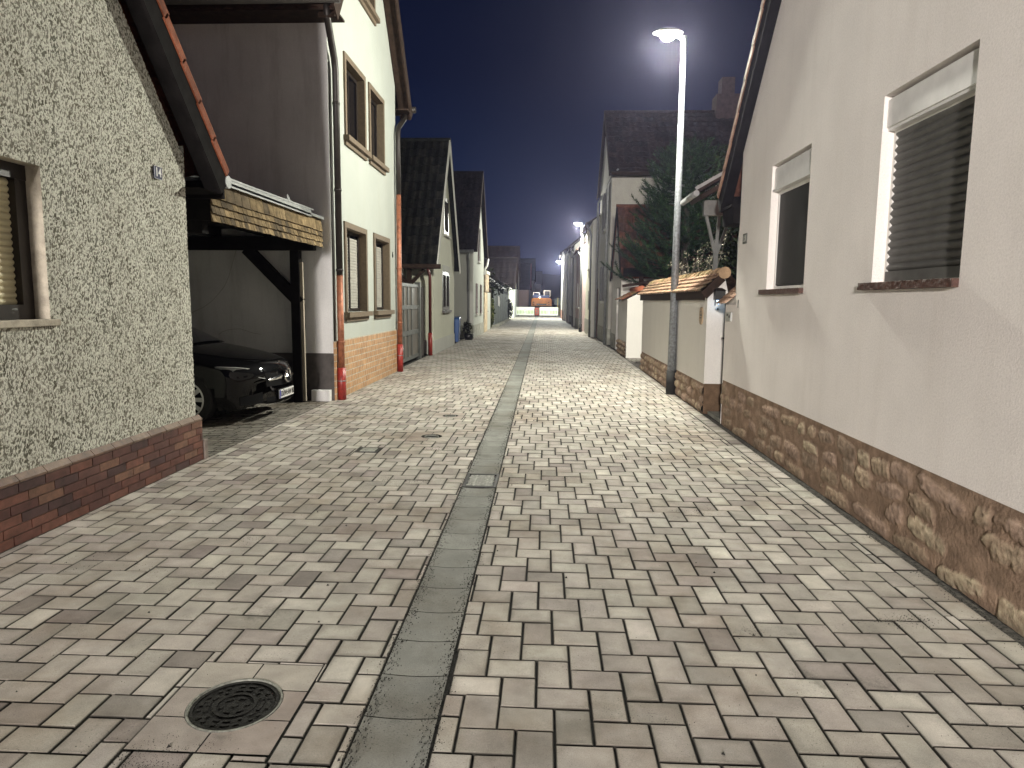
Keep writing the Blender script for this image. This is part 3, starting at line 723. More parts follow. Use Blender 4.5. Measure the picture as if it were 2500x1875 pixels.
# ================================================================ car
def make_car():
    X0 = -3.60; YC = 9.25
    t = thing('car', 'glossy black hatchback parked nose-out under the carport', 'car', (X0 - 2.1, YC, 0))
    # stations: s (distance behind the nose), half width, z bottom, z shoulder, z top
    st = [(0.0, .70, .23, .50, .60), (.015, .78, .20, .56, .66), (.05, .83, .18, .62, .735), (.12, .87, .20, .66, .785), (.25, .895, .19, .70, .83), (.45, .905, .18, .745, .88), (.75, .91, .18, .79, .94), (1.15, .91, .18, .84, 1.00), (1.45, .91, .18, .88, 1.04), (2.2, .91, .18, .90, 1.04), (3.2, .90, .18, .92, 1.06), (3.9, .87, .2, .93, 1.08), (4.25, .80, .3, .90, 1.05), (4.35, .72, .4, .80, .95)]
    def sec(k, n=28):
        s, w, zb, zs, zt = st[k]; pts = []
        for i in range(n + 1):
            f = i / n * 2 - 1; a = abs(f); sg = 1 if f > 0 else -1
            if a < .45: yy = w * .93 * (a / .45); zz = zt - (zt - zs) * .45 * (a / .45) ** 2.6
            elif a < .62:
                q = (a - .45) / .17; yy = w * (.93 + .07 * math.sin(q * PI / 2)); zz = zt - (zt - zs) * (.45 + .55 * q)
            else:
                q = (a - .62) / .38; zz = zs - (zs - zb) * q; yy = w * (1 - .05 * q ** 2.5 - .012 * math.sin(q * 6))
            pull = 1.0 if s < .9 else 0
            xo = .42 * (abs(yy) / .9) ** 2.6 * max(0, 1 - s / 1.1)
            pts.append(Vector((X0 - s - xo, YC + sg * yy, zz)))
        return pts
    secs = [sec(k) for k in range(len(st))]
    b = B(); b.smooth = True; n = 28
    wc = [(X0 - .93, .34), (X0 - 3.55, .34)]
    for k in range(len(st)): b.add(secs[k], ())
    for k in range(len(st) - 1):
        for i in range(n):
            c = (secs[k][i] + secs[k + 1][i + 1]) / 2
            if abs(c.y - YC) > .78 and any(math.hypot(c.x - wx, c.z - .32) < .37 for wx, _ in wc): continue
            b.f.append((k * (n + 1) + i, k * (n + 1) + i + 1, (k + 1) * (n + 1) + i + 1, (k + 1) * (n + 1) + i)); b.m.append(0); b.sm.append(True)
    b.f.append(tuple(range(n + 1))[::-1]); b.m.append(0); b.sm.append(True)
    b.f.append(tuple((len(st) - 1) * (n + 1) + i for i in range(n + 1))); b.m.append(0); b.sm.append(True)
    body = b.build('body', M['carpaint'], t)
    b = B(); b.box(X0 - 4.2, X0 - .5, YC - .72, YC + .72, .13, .26); b.build('underbody', M['plastic'], t)
    # cabin
    b = B(); cs = [(1.12, .70, .99), (1.9, .63, 1.36), (2.5, .61, 1.43), (3.3, .60, 1.40), (4.1, .62, 1.10)]
    def cab(a, c):
        p = c * (len(cs) - 1); i = min(int(p), len(cs) - 2); f = p - i
        s = cs[i][0] * (1 - f) + cs[i + 1][0] * f; w = cs[i][1] * (1 - f) + cs[i + 1][1] * f; z = cs[i][2] * (1 - f) + cs[i + 1][2] * f
        q = a * 2 - 1; aa = abs(q)
        if aa > .6: yy = w + (aa - .6) / .4 * (.86 - w); zz = z - (aa - .6) / .4 * (z - .96)
        else: yy = w * aa / .6; zz = z + .03 * (1 - (aa / .6) ** 2)
        return (X0 - s - .10 * (yy / .8) ** 2, YC + math.copysign(yy, q), zz)
    b.grid(cab, 20, 16); b.build('cabin_glass', M['glass'], t)
    # wheel arches & wheels
    for wx in (X0 - .93, X0 - 3.55):
        for sg in (-1, 1):
            b = B(); yc = YC + sg * .80
            prof = [(.315, -.10), (.335, -.08), (.335, .08), (.315, .10), (.235, .10)]
            m = 32
            for j in range(len(prof) - 1):
                for i in range(m):
                    a0, a1 = 2 * PI * i / m, 2 * PI * (i + 1) / m
                    (r0, q0), (r1, q1) = prof[j], prof[j + 1]
                    P_ = lambda r, a, q: (wx + r * math.cos(a), yc + sg * q, .335 + r * math.sin(a))
                    b.quad(P_(r0, a0, q0), P_(r0, a1, q0), P_(r1, a1, q1), P_(r1, a0, q1))
            wh = b.build('wheel', M['rubber'], t)
            b = B()
            for i in range(m):
                a0, a1 = 2 * PI * i / m, 2 * PI * (i + 1) / m
                P_ = lambda r, a, q: (wx + r * math.cos(a), yc + sg * q, .335 + r * math.sin(a))
                b.quad(P_(.235, a0, .10), P_(.235, a1, .10), P_(.215, a1, .105), P_(.215, a0, .105)); b.quad(P_(.215, a0, .105), P_(.215, a1, .105), P_(.205, a1, .04), P_(.205, a0, .04))
            for i in range(10):
                a = 2 * PI * i / 10; a2 = .13
                b.add([P_(.05, a - .5, .085), P_(.05, a + .5, .085), P_(.21, a + a2, .095), P_(.21, a - a2, .095)], ((0, 1, 2, 3),))
            for i in range(m): b.add([P_(0, 0, .09), P_(.055, 2 * PI * i / m, .088), P_(.055, 2 * PI * (i + 1) / m, .088)], ((0, 1, 2),))
            b.build('rim', M['satin'], wh)
            b = B()
            for i in range(m): b.add([P_(0, 0, .03), P_(.21, 2 * PI * i / m, .03), P_(.21, 2 * PI * (i + 1) / m, .03)], ((0, 1, 2),))
            b.build('brake_shadow_disc', M['plastic'], wh)
    # point on the nose surface (front bumper line) for lateral y and height z
    def nose(yl, z, out=.004):
        zt = {k: st[k] for k in range(len(st))}
        # depth of surface at this height: interpolate along stations by z
        if z > .50: s = None
        best = 0.0
        zz = [(.23, .0), (.50, 0.0), (.60, .01), (.66, .03), (.735, .07), (.785, .14), (.83, .27)]
        if z < .23: best = .02 + (.23 - z) * .5
        else:
            for (a, sa), (c, sb) in zip(zz, zz[1:]):
                if a <= z <= c: best = sa + (sb - sa) * (z - a) / (c - a)
            if z > .83: best = .27
        return Vector((X0 - best - .42 * (abs(yl) / .9) ** 2.6 * max(0, 1 - best / 1.1) + out, YC + yl, z))
    # grille, air intakes
    b = B(); b.grid(lambda a, c: nose(-.46 + .92 * a, .46 + .18 * c + .03 * (1 - abs(2 * a - 1)) * (c - .5), .010), 20, 5); gr_ = b.build('grille', M['plastic'], t)
    b = B(); b.smooth = True
    b.grid(lambda a, c: nose(-.44 + .36 * a, .545 + .03 * a + (.014 + .016 * a) * (c - .5) * 2, .026 + .008 * math.sin(PI * c)), 10, 4)
    b.grid(lambda a, c: nose(.44 - .36 * a, .545 + .03 * a + (.014 + .016 * a) * (c - .5) * 2, .026 + .008 * math.sin(PI * c)), 10, 4)
    b.build('grille_bar', M['chrome'], gr_)
    # round emblem: ring with a three-pointed star
    b = B(); cz, r = .575, .105; cxn = X0 + .045; m = 36
    for i in range(m):
        a0, a1 = 2 * PI * i / m, 2 * PI * (i + 1) / m
        for j in range(8):
            q0, q1 = 2 * PI * j / 8, 2 * PI * (j + 1) / 8; tr = .013
            P_ = lambda a, q: (cxn + tr * math.sin(q), YC + (r - tr + tr * math.cos(q)) * math.sin(a), cz + (r - tr + tr * math.cos(q)) * math.cos(a))
            b.quad(P_(a0, q0), P_(a1, q0), P_(a1, q1), P_(a0, q1))
    for k in range(3):
        a = 2 * PI * k / 3
        tip = (cxn, YC + .086 * math.sin(a), cz + .086 * math.cos(a)); l = (cxn - .003, YC + .016 * math.sin(a + 1.05), cz + .016 * math.cos(a + 1.05)); l2 = (cxn - .003, YC + .016 * math.sin(a - 1.05), cz + .016 * math.cos(a - 1.05)); c_ = (cxn + .012, YC, cz)
        b.add([tip, l, c_, l2], ((0, 1, 2), (0, 2, 3)))
    b.build('emblem', M['chrome'], gr_)
    b = B()
    for i in range(m):
        a0, a1 = 2 * PI * i / m, 2 * PI * (i + 1) / m
        b.add([(cxn - .012, YC, cz), (cxn - .012, YC + r * math.sin(a0), cz + r * math.cos(a0)), (cxn - .012, YC + r * math.sin(a1), cz + r * math.cos(a1))], ((0, 1, 2),))
    b.build('emblem_backing', M['plastic'], gr_)
    b = B(); b.tube([(X0 - .075, YC - .004, .755), (X0 - .068, YC - .004, .752)], .018, 14); b.build('bonnet_badge', M['chrome'], body)
    b = B()
    for sg in (-1, 1): b.grid(lambda a, c: nose(sg * (.52 + .26 * a), .25 + .15 * c * (1 - .3 * a), .006), 8, 4)
    b.grid(lambda a, c: nose(-.46 + .92 * a, .225 + .09 * c, .006), 14, 3)
    b.build('air_intake', M['plastic'], t)
    b = B(); b.grid(lambda a, c: nose(-.72 + 1.44 * a, .205 + .014 * c, .022), 24, 2); b.build('bumper_trim', M['chrome'], t)
    # number plate
    px = X0 + .030; b = B(); b.box(px - .012, px, YC - .26, YC + .26, .275, .39); np_ = b.build('number_plate', M['numwhite'], t, bevel=.002)
    b = B(); b.box(px + .0005, px + .0015, YC - .258, YC - .215, .277, .388); b.build('country_band', plain('plate_blue', (.01, .03, .35), .4, bs=0), np_)
    b = B(); b.box(px - .03, px - .013, YC - .275, YC + .275, .262, .402); b.build('plate_holder', M['plastic'], np_)
    text('D\u00dcW:AW 80', .105, M['black'], (px + .003, YC + .025, .330), (0, 1, 0), (0, 0, 1), np_, depth=.001, sx=.78, bold=.002)
    text('D', .026, M['numwhite'], (px + .004, YC - .237, .298), (0, 1, 0), (0, 0, 1), np_, name='country_letter', depth=.001)
    # headlights wrap round the corner of the nose
    for sg in (-1, 1):
        def hl(a, c, sg=sg, o=.006):
            yl = .47 + .40 * a; zc = .615 + .135 * a; hgt = .052 + .014 * math.sin(PI * a) - .042 * a
            p = nose(sg * min(yl, .86), .67, o); zz = zc + hgt * (c * 2 - 1)
            return Vector((p.x - .05 * a - .30 * max(0, a - .75) - (zz - .66) * .35, YC + sg * (min(yl, .86) + .012 * a + .02 * max(0, a - .6)), zz))
        b = B(); b.grid(hl, 16, 5); h_ = b.build('headlight', M['lampglass'], t)
        b = B(); b.grid(lambda a, c: hl(.02 + a * .95, 1.02 - .12 * c, o=.012), 16, 1); b.grid(lambda a, c: hl(.02 + a * .8, .0 + .07 * c, o=.012), 16, 1); b.grid(lambda a, c: hl(.30 + .12 * a, .25 + .5 * c, o=.011), 4, 2); b.build('daylight_strip', M['satin'], h_)
    # door mirror
    for sg in (-1, 1):
        b = B(); b.smooth = True
        b.grid(lambda a, c: (X0 - 1.62 + .07 * math.cos(c * PI) - .05, YC + sg * (.98 + .10 * math.cos(2 * PI * a) * math.sin(c * PI)), 1.02 + .07 * math.sin(2 * PI * a) * math.sin(c * PI)), 12, 8); b.build('door_mirror', M['carpaint'], t)
make_car()

# ================================================================ LEFT: tall house no. 6
t = thing('house', 'tall cream house with number 6, tan window surrounds and a tan tiled plinth', 'house', (-3.36, 13, 0))
pt = facx(-3.36, 1); ya, yb = 10.72, 15.46; ze = 6.25
ops = [(11.62, 12.80, 4.31, 5.56), (13.20, 14.26, 4.31, 5.56), (11.46, 12.74, 1.40, 2.83), (13.42, 14.62, 1.40, 2.83), (12.55, 13.62, 6.98, 8.1)]
b = B(); wallface(b, pt, [(ya, 0), (yb, 0), (yb, ze), ((ya + yb) / 2, ze + 3.1), (ya, ze)], ops, .16)
b.build('wall', M['cream'], t)
b = B(); b.quad((-3.36, ya, 0), (-12, ya, 0), (-12, ya, ze), (-3.36, ya, ze)); b.build('side_wall', M['greywall'], t)
b = B(); b.quad((-3.36, yb, 0), (-12, yb, 0), (-12, yb, ze), (-3.36, yb, ze)); b.build('side_wall', M['greywall'], t)
b = B(); b.box(-12, -3.355, ya - .012, ya - .002, 0, .76); b.build('side_plinth', M['darkplinth'], t)
b = B(); b.box(-3.70, -3.40, ya - .12, ya - .01, 0, .18); b.build('corner_block', M['greywall'], t, bevel=.008)
b = B(); b.box(-3.36, -3.335, ya - .01, yb + .005, 0, .95); b.build('plinth', M['tan_tile'], t)
for i, (u0, u1, v0, v1) in enumerate(ops):
    b = B(); s_ = .075
    b.pbox(pt, u0 - s_, u0 + .02, v0, v1 + s_, -.15, .03); b.pbox(pt, u1 - .02, u1 + s_, v0, v1 + s_, -.15, .03); b.pbox(pt, u0 + .02, u1 - .02, v1 - .02, v1 + s_, -.15, .03)
    w = b.build('window', M['tanpaint'], t)
    b = B(); b.pbox(pt, u0 - .13, u1 + .14, v0 - .085, v0 - .001, -.14, .10); b.pbox(pt, u0 - .10, u1 + .08, v0 - .155, v0 - .086, -.02, .04); b.build('sill', M['tanpaint'], w)
    b = B(); frame(b, pt, u0 + .02, u1 - .02, v0, v1 - .02, -.155, -.11, .06, 1); b.build('frame', M['frame_dark'], w)
    b = B()
    if i in (2, 3): slats(b, pt, u0 + .05, u1 - .08, v0 + .03, v1 - .13, -.135, .05, .006, 3); b.build('roller_shutter', M['shutwhite'], w)
    else: b.pbox(pt, u0 + .05, u1 - .05, v0 + .03, v1 - .05, -.15, -.13); b.build('glass_pane', M['glass'], w)
    if i == 0:
        b = B(); b.pbox(pt, u0 + .04, u0 + .12, v0 + .03, v1 - .15, -.109, -.10); b.build('curtain', M['shutwhite'], w)
text('6', .17, M['black'], (-3.352, 15.03, 2.59), (0, 1, 0), (0, 0, 1), t, name='house_number', depth=.006, bold=.004)
b = B(); ym = (ya + yb) / 2; zr = ze + 3.1; sl_ = 3.1 / (ym - ya)
oh = .45
for (yo, sg) in ((ya - oh, 1), (yb + oh, -1)):
    zo = ze - oh * sl_ + .12
    tiled_slope(b, (-3.08, yo, zo), (-1, 0, 0), (0, ym - yo, zr + .12 - zo), 8.5, math.hypot(ym - yo, zr + .12 - zo), .25, .33, .015, 'sine', ((.05, .03, .025),), seg=3)
rf = b.build('roof', M['darktile'], t)
b = B()
for yo in (ya - oh, yb + oh):
    zo = ze - oh * sl_ + .06
    b.obox((-3.09, yo, zo), (-3.09, ym, zr + .06), .03, .24, up=(0, 0, 1)); b.obox((-3.22, yo, zo - .06), (-3.22, ym, zr), .25, .03, up=(0, 0, 1))
b.box(-12, -3.08, ya - oh, ya - .002, ze - .50, ze - .47); b.box(-12, -3.08, ya - oh - .02, ya - oh, ze - .50, ze - .30)
b.box(-12, -3.08, yb + .002, yb + oh, ze - .50, ze - .47); b.box(-12, -3.08, yb + oh, yb + oh + .02, ze - .50, ze - .30)
b.build('eave_board', M['darkwood'], rf)
b = B(); b.tube([(-3.0, ya - oh - .07, ze - .36), (-12, ya - oh - .07, ze - .36)], .07, 12); b.build('gutter', M['blackpipe'], rf)
b = B(); b.tube([(-3.0, yb + oh + .07, ze - .36), (-12, yb + oh + .07, ze - .36)], .07, 12); b.build('gutter', M['blackpipe'], rf)
b = B(); x = -3.28; y = 10.86
b.tube([(-3.2, 10.24, ze - .42), (-3.22, 10.34, ze - .62), (x, y - .05, ze - .98), (x, y, ze - 1.15), (x, y, 1.98)], .052, 14)
for z in (4.6, 3.3, 2.06): b.tube([(x, y, z), (x, y, z + .04)], .059, 14)
dp = b.build('downpipe', M['blackpipe'], t)
b = B(); b.tube([(x, y, .48), (x, y, 2.0)], .052, 14); b.tube([(x, y, .92), (x, y, .95)], .060, 14); b.build('copper_section', M['copper'], dp)
b = B(); b.tube([(x, y, 0), (x, y, .52)], .068, 14); b.build('standpipe', M['redpipe'], dp)
b = B(); b.tube([(x, y, .30), (x, y, .315)], .073, 14); b.build('pipe_clip', M['zinc'], dp)
b = B(); b.tube([(-3.345, 10.745, .3), (-3.345, 10.745, 5.2)], .012, 8); b.build('cable', M['blackpipe'], t)
b = B(); x, y = -3.27, 15.30
b.tube([(x + .07, y + .65, ze - .42), (x + .05, y + .45, ze - .62), (x, y + .05, ze - .9), (x, y, ze - 1.05), (x, y, 3.9)], .055, 14); dp = b.build('downpipe', M['blackpipe'], t)
b = B(); b.tube([(x, y, .58), (x, y, 3.92)], .055, 14)
for z in (2.3, 1.1): b.tube([(x, y, z), (x, y, z + .03)], .064, 14)
b.build('copper_section', M['copper'], dp)
b = B(); b.tube([(x, y, 0), (x, y, .62)], .068, 14); b.build('standpipe', M['redpipe'], dp)
b = B(); b.tube([(x, y, .36), (x, y, .375)], .073, 14); b.build('pipe_clip', M['zinc'], dp)

# ================================================================ generic gabled houses
def gabled(name, label, cat, xf, d, ya, yb, zea, zr, D, wallm, roofm, roofcols, ops=(), zeb=None, ym=None, oh=.25, vo=.18, plinth=None, group=None, tw=.25, tl=.33, amp=.02, reveal=.12, vergem=None, side=None):
    t = thing(name, label, cat, (xf, (ya + yb) / 2, 0), group); pt = facx(xf, d)
    zeb = zea if zeb is None else zeb; ym = (ya + yb) / 2 if ym is None else ym
    b = B(); wallface(b, pt, [(ya, 0), (yb, 0), (yb, zeb), (ym, zr), (ya, zea)], ops, reveal)
    xb = xf - d * D
    if not side: b.quad((xf, ya, 0), (xb, ya, 0), (xb, ya, zea), (xf, ya, zea))
    b.quad((xf, yb, 0), (xb, yb, 0), (xb, yb, zeb), (xf, yb, zeb))
    b.build('wall', wallm, t)
    if side: b = B(); b.quad((xf, ya, 0), (xb, ya, 0), (xb, ya, zea), (xf, ya, zea)); b.build('side_wall', side, t)
    if plinth:
        b = B(); b.pbox(pt, ya - .012, yb + .01, 0, plinth[0], -.02, .02); b.box(min(xf, xb), max(xf, xb), ya - .02, ya - .002, 0, plinth[0]); b.build('plinth', plinth[1], t)
    b = B(); xo = xf + d * vo
    sa = (zr - zea) / (ym - ya); sb = (zr - zeb) / (yb - ym)
    A = Vector((xo, ya - oh, zea - oh * sa + .10)); C = Vector((xo, yb + oh, zeb - oh * sb + .10)); R_ = Vector((xo, ym, zr + .10))
    tiled_slope(b, A, (-d, 0, 0), R_ - A, D + vo, (R_ - A).length, tw, tl, amp, 'sine', roofcols, seg=5)
    back = Vector((-d * (D + vo), 0, 0))
    b.col = roofcols[0]; b.quad(C, C + back, R_ + back, R_)
    b.tube([R_ + Vector((d * .02, 0, .01)), R_ + back + Vector((0, 0, .01))], .07, 8)
    b.quad(A + Vector((0, 0, -.1)), A + back + Vector((0, 0, -.1)), R_ + back + Vector((0, 0, -.1)), R_ + Vector((0, 0, -.1)))
    rf = b.build('roof', roofm, t)
    b = B()
    for P_ in (A, C): b.obox(P_ + Vector((0, 0, -.05)), R_ + Vector((0, 0, -.05)), .035, .15, up=(0, 0, 1))
    b.build('verge_board', vergem or M['darkwood'], rf)
    return t, pt, rf, A, R_, C

def louvre(b, pt, u0, u1, v0, v1, w):
    frame(b, pt, u0, u1, v0, v1, w, w + .035, .045)
    n = max(4, int((v1 - v0) / .06))
    for i in range(n):
        z = v0 + .05 + (v1 - v0 - .1) * (i + .2) / n
        b.add([pt(u0 + .045, z, w + .028), pt(u1 - .045, z, w + .028), pt(u1 - .045, z + .035, w + .006), pt(u0 + .045, z + .035, w + .006)], ((0, 1, 2, 3),))

# white house with steep dark roof (left, third)
t, pt, rf, A, R_, C = gabled('house', 'small white gabled house with a steep mossy dark tile roof behind the grey gate', 'house', -3.32, 1, 20.3, 24.9, 3.10, 6.62, 7, M['pale'], M['darktile'], ((.014, .015, .014), (.02, .02, .018), (.011, .012, .012)), [(22.05, 23.65, 1.28, 2.55), (22.4, 23.5, 3.75, 4.95)], oh=.35, plinth=(.42, M['pale2']), tw=.24, tl=.34, amp=.03, vergem=M['pale2'])
for i, (u0, u1, v0, v1) in enumerate([(22.05, 23.65, 1.28, 2.55), (22.4, 23.5, 3.75, 4.95)]):
    b = B(); frame(b, pt, u0, u1, v0, v1, -.12, .01, .12, 1 if i == 0 else 0); w = b.build('window', M['frame_dark'], t)
    b = B()
    if i == 0:
        m_ = (u0 + u1) / 2; b.pbox(pt, u0 + .14, m_ - .12, v0 + .12, v1 - .13, -.10, -.07); b.pbox(pt, m_ + .12, u1 - .14, v0 + .12, v1 - .13, -.10, -.07); b.build('white_shutter_leaf', M['white2'], w)
        b = B(); b.pbox(pt, u0 - .02, u1 + .02, v1 + .002, v1 + .20, .002, .02); b.build('lintel', M['pale2'], w)
    else: b.pbox(pt, u0 + .1, u1 - .1, v0 + .1, v1 - .1, -.10, -.07); b.build('glass_pane', M['glass'], w)
    b = B(); b.pbox(pt, u0 - .05, u1 + .05, v0 - .07, v0 - .002, -.1, .09); b.build('sill', M['frame_dark'] if i == 0 else M['pale2'], w)
b = B(); b.tube([(A.x + .1, A.y - .06, A.z - .08), (A.x - 7, A.y - .06, A.z - .08)], .07, 12); b.build('gutter', M['darkwood'], rf)
b = B(); b.box(-9, -3.2, 20.0, 20.12, 2.52, 2.68); b.box(-4.05, -3.93, 19.98, 20.10, 0, 2.55); b.obox((-3.93, 20.04, 2.1), (-3.55, 20.04, 2.5), .08, .1, up=(1, 0, 1)); b.obox((-4.05, 20.04, 2.1), (-4.4, 20.04, 2.5), .08, .1, up=(1, 0, 1)); b.build('eave_bracket', M['darkwood'], t)
b = B(); x, y = -3.36, 19.92
b.tube([(x - .1, y + .03, 2.62), (x - .04, y, 2.45), (x, y, 2.3), (x, y, .62)], .045, 12); dp = b.build('downpipe', plain('dark_red_pipe', (.09, .018, .015), .4, .2), t)
b = B(); b.tube([(x, y, 0), (x, y, .66)], .065, 12); b.build('standpipe', M['redpipe'], dp)
# recessed plaster wall above the gate
t2 = thing('wall', 'pale plaster yard wall seen above the grey gate', 'wall', (-4.6, 19.6, 0))
b = B(); b.box(-9, -4.2, 20.16, 20.28, 0, 2.6); b.build('wall_face', M['pale2'], t2)
# gate
t = thing('gate', 'grey two-leaf metal driveway gate with framed panels beside the number 6 house', 'gate', (-3.5, 17.7, 0))
gy0, gy1, gx = 15.75, 18.7, -3.46
b = B(); ptg = facx(gx, 1)
for z0, z1 in ((.08, .17), (.72, .84), (1.38, 1.48), (1.95, 2.03)): b.pbox(ptg, gy0, gy1, z0, z1, -.04, .0)
for u in (gy0, gy0 + .98, gy0 + 1.46, gy0 + 1.96, gy1 - .06):
    for z0, z1 in ((.17, .72), (.84, 1.38), (1.48, 1.95)): b.pbox(ptg, u, u + .055, z0, z1, -.04, -.002)
b.build('frame', M['metalgate'], t)
b = B(); b.pbox(ptg, gy0 + .01, gy1 - .01, .10, 2.0, -.035, -.025); b.build('panel', M['gatepanel'], t)
b = B(); b.pbox(ptg, gy1 + .01, gy1 + .16, 0, 2.10, -.12, .03); b.build('gate_post', M['metalgate'], t)
b = B(); b.pbox(ptg, gy1 + .17, gy1 + .85, .05, 1.98, -.06, -.02); b.pbox(ptg, gy1 + .4, gy1 + .46, .05, 1.98, -.02, .02); b.build('side_leaf', M['darkplinth'], t)
b = B(); b.tube([(gx, gy0 + .12, 1.12), (gx + .06, gy0 + .12, 1.12), (gx + .06, gy0 + .22, 1.12)], .012, 8); b.build('handle', M['black'], t)

# bin, pot plant
t = thing('recycling_bin', 'blue recycling bin standing at the corner of the white gabled house', 'bin', (-3.35, 25.35, 0))
b = B(); x0, x1, y0, y1 = -3.47, -3.16, 25.1, 25.6
b.add([(x0 + .04, y0 + .04, .08), (x1 - .04, y0 + .04, .08), (x1 - .04, y1 - .04, .08), (x0 + .04, y1 - .04, .08), (x0, y0, .92), (x1, y0, .92), (x1, y1, .92), (x0, y1, .92)], ((0, 3, 2, 1), (0, 1, 5, 4), (1, 2, 6, 5), (2, 3, 7, 6), (3, 0, 4, 7))); b.build('body', M['bluebin'], t, bevel=.02)
b = B(); b.add([(x0 - .02, y0 - .03, .92), (x1 + .02, y0 - .03, .92), (x1 + .02, y1 + .02, .92), (x0 - .02, y1 + .02, .92), (x0, y0, .97), (x1, y0, .97), (x1, y1, 1.02), (x0, y1, 1.02)], ((0, 1, 5, 4), (1, 2, 6, 5), (2, 3, 7, 6), (3, 0, 4, 7), (4, 5, 6, 7))); b.build('lid', M['bluebin'], t, bevel=.015)
for yy in (25.12, 25.58):
    b = B(); b.tube([(-3.40, yy - .03, .1), (-3.40, yy + .03, .1)], .1, 14); b.build('wheel', M['rubber'], t)

def leaves(b, c, r, n, size, cols, flat=1.0, rr=None):
    for i in range(n):
        while True:
            p = Vector((rnd.uniform(-1, 1), rnd.uniform(-1, 1), rnd.uniform(-1, 1)))
            if p.length < 1: break
        p = Vector((c[0] + p.x * r[0], c[1] + p.y * r[1], c[2] + p.z * r[2])); s = size * rnd.uniform(.6, 1.4)
        a = Vector((rnd.gauss(0, 1), rnd.gauss(0, 1), rnd.gauss(0, 1))).normalized(); q = a.cross(Vector((rnd.gauss(0, 1), rnd.gauss(0, 1), rnd.gauss(0, 1)))).normalized()
        k = rnd.choice(cols); j = rnd.uniform(.6, 1.3); b.col = (k[0] * j, k[1] * j, k[2] * j)
        b.add([p - a * s, p + q * s * .45, p + a * s, p - q * s * .45], ((0, 1, 2, 3),))
rnd.seed(31)
t = thing('potted_shrub', 'dark bare shrub in a low pot beside the blue bin', 'plant', (-3.15, 28.2, 0))
b = B(); b.tube([(-3.15, 28.2, 0), (-3.15, 28.2, .25)], [.16, .22], 12); b.build('pot', M['black'], t)
b = B(); leaves(b, (-3.22, 28.2, .48), (.20, .26, .26), 170, .06, [(.012, .014, .008), (.02, .02, .012)]); b.build('foliage', M['leafd'], t)

# second gabled house further on the left
ops = [(30.5, 31.15, 1.05, 2.35), (32.5, 33.1, 1.05, 2.35), (31.4, 32.2, 3.4, 4.9)]
t, pt, rf, A, R_, C = gabled('house', 'cream gabled house with brown louvred shutters and a grey plinth past the blue bin', 'house', -3.10, 1, 29.5, 34.4, 4.05, 7.3, 7, M['cream'], M['darktile'], ((.016, .013, .013), (.022, .018, .018)), ops, oh=.3, plinth=(.55, M['cement']), tw=.25, tl=.34, amp=.025, side=M['pale2'])
for i, (u0, u1, v0, v1) in enumerate(ops):
    b = B(); frame(b, pt, u0, u1, v0, v1, -.1, .005, .06); w = b.build('window', M['frame_dark'], t)
    b = B(); b.pbox(pt, u0 + .05, u1 - .05, v0 + .05, v1 - .05, -.09, -.07); b.build('glass_pane', M['glass'], w)
    b = B(); louvre(b, pt, u0 - .02, u1 + .02, v0 - .02, v1 + .02, .01); b.build('louvred_shutter', plain('brown_shutter_%d' % i, (.07, .028, .02), .6), w)
    b = B(); b.pbox(pt, u0 - .06, u1 + .06, v0 - .09, v0 - .022, -.1, .09); b.build('sill', M['pale2'], w)
b = B(); b.tube([(-3.05, 29.14, 3.68), (-10, 29.14, 3.68)], .07, 10); b.build('gutter', M['zinc'], rf)
b = B(); b.tube([(-3.25, 29.14, 3.65), (-3.3, 29.3, 3.4), (-3.3, 29.38, 3.2), (-3.3, 29.38, 0.1)], .05, 12); b.build('downpipe', M['zinc'], t)
b = B(); b.tube([(-2.9, 34.75, 3.7), (-2.95, 34.6, 3.35), (-3.05, 34.44, 3.15), (-3.05, 34.44, 2.9)], .05, 10); b.build('downpipe', M['whitemetal'], t)

# ochre gate pillar and door
t = thing('gate_pillar', 'weathered ochre gate pillar with a stone cap past the shuttered cream house', 'pillar', (-3.3, 35.6, 0))
b = B(); b.box(-3.55, -3.08, 34.75, 36.6, 0, 2.05); b.build('shaft', M['ochre'], t, bevel=.02)
b = B(); b.box(-3.62, -3.02, 34.7, 36.7, 2.05, 2.95); b.build('cap', plain('flaking_plaster', (.42, .34, .24), .9, var=.5, scale=5, dirt_or_shade=((.08, .06, .05), 6, .5, .9)), t, bevel=.04)
b = B(); b.box(-3.7, -2.98, 34.65, 36.9, 2.96, 3.12); b.build('coping', M['pale2'], t)
t = thing('door', 'cream painted narrow door in the lane wall next to the ochre pillar', 'door', (-3.2, 38, 0))
b = B(); b.box(-3.3, -3.14, 37.0, 39.3, .0, 2.05); b.build('door_leaf', M['cream'], t)
b = B(); b.box(-3.32, -3.12, 36.85, 36.98, 0, 2.2); b.box(-3.32, -3.12, 39.32, 39.5, 0, 2.2); b.box(-3.32, -3.12, 36.85, 39.5, 2.21, 2.3); b.build('door_frame', M['darkwood'], t)
b = B(); b.tube([(-3.14, 37.2, 1.05), (-3.08, 37.2, 1.05), (-3.08, 37.33, 1.05)], .012, 8); b.build('handle', M['metalgate'], t)
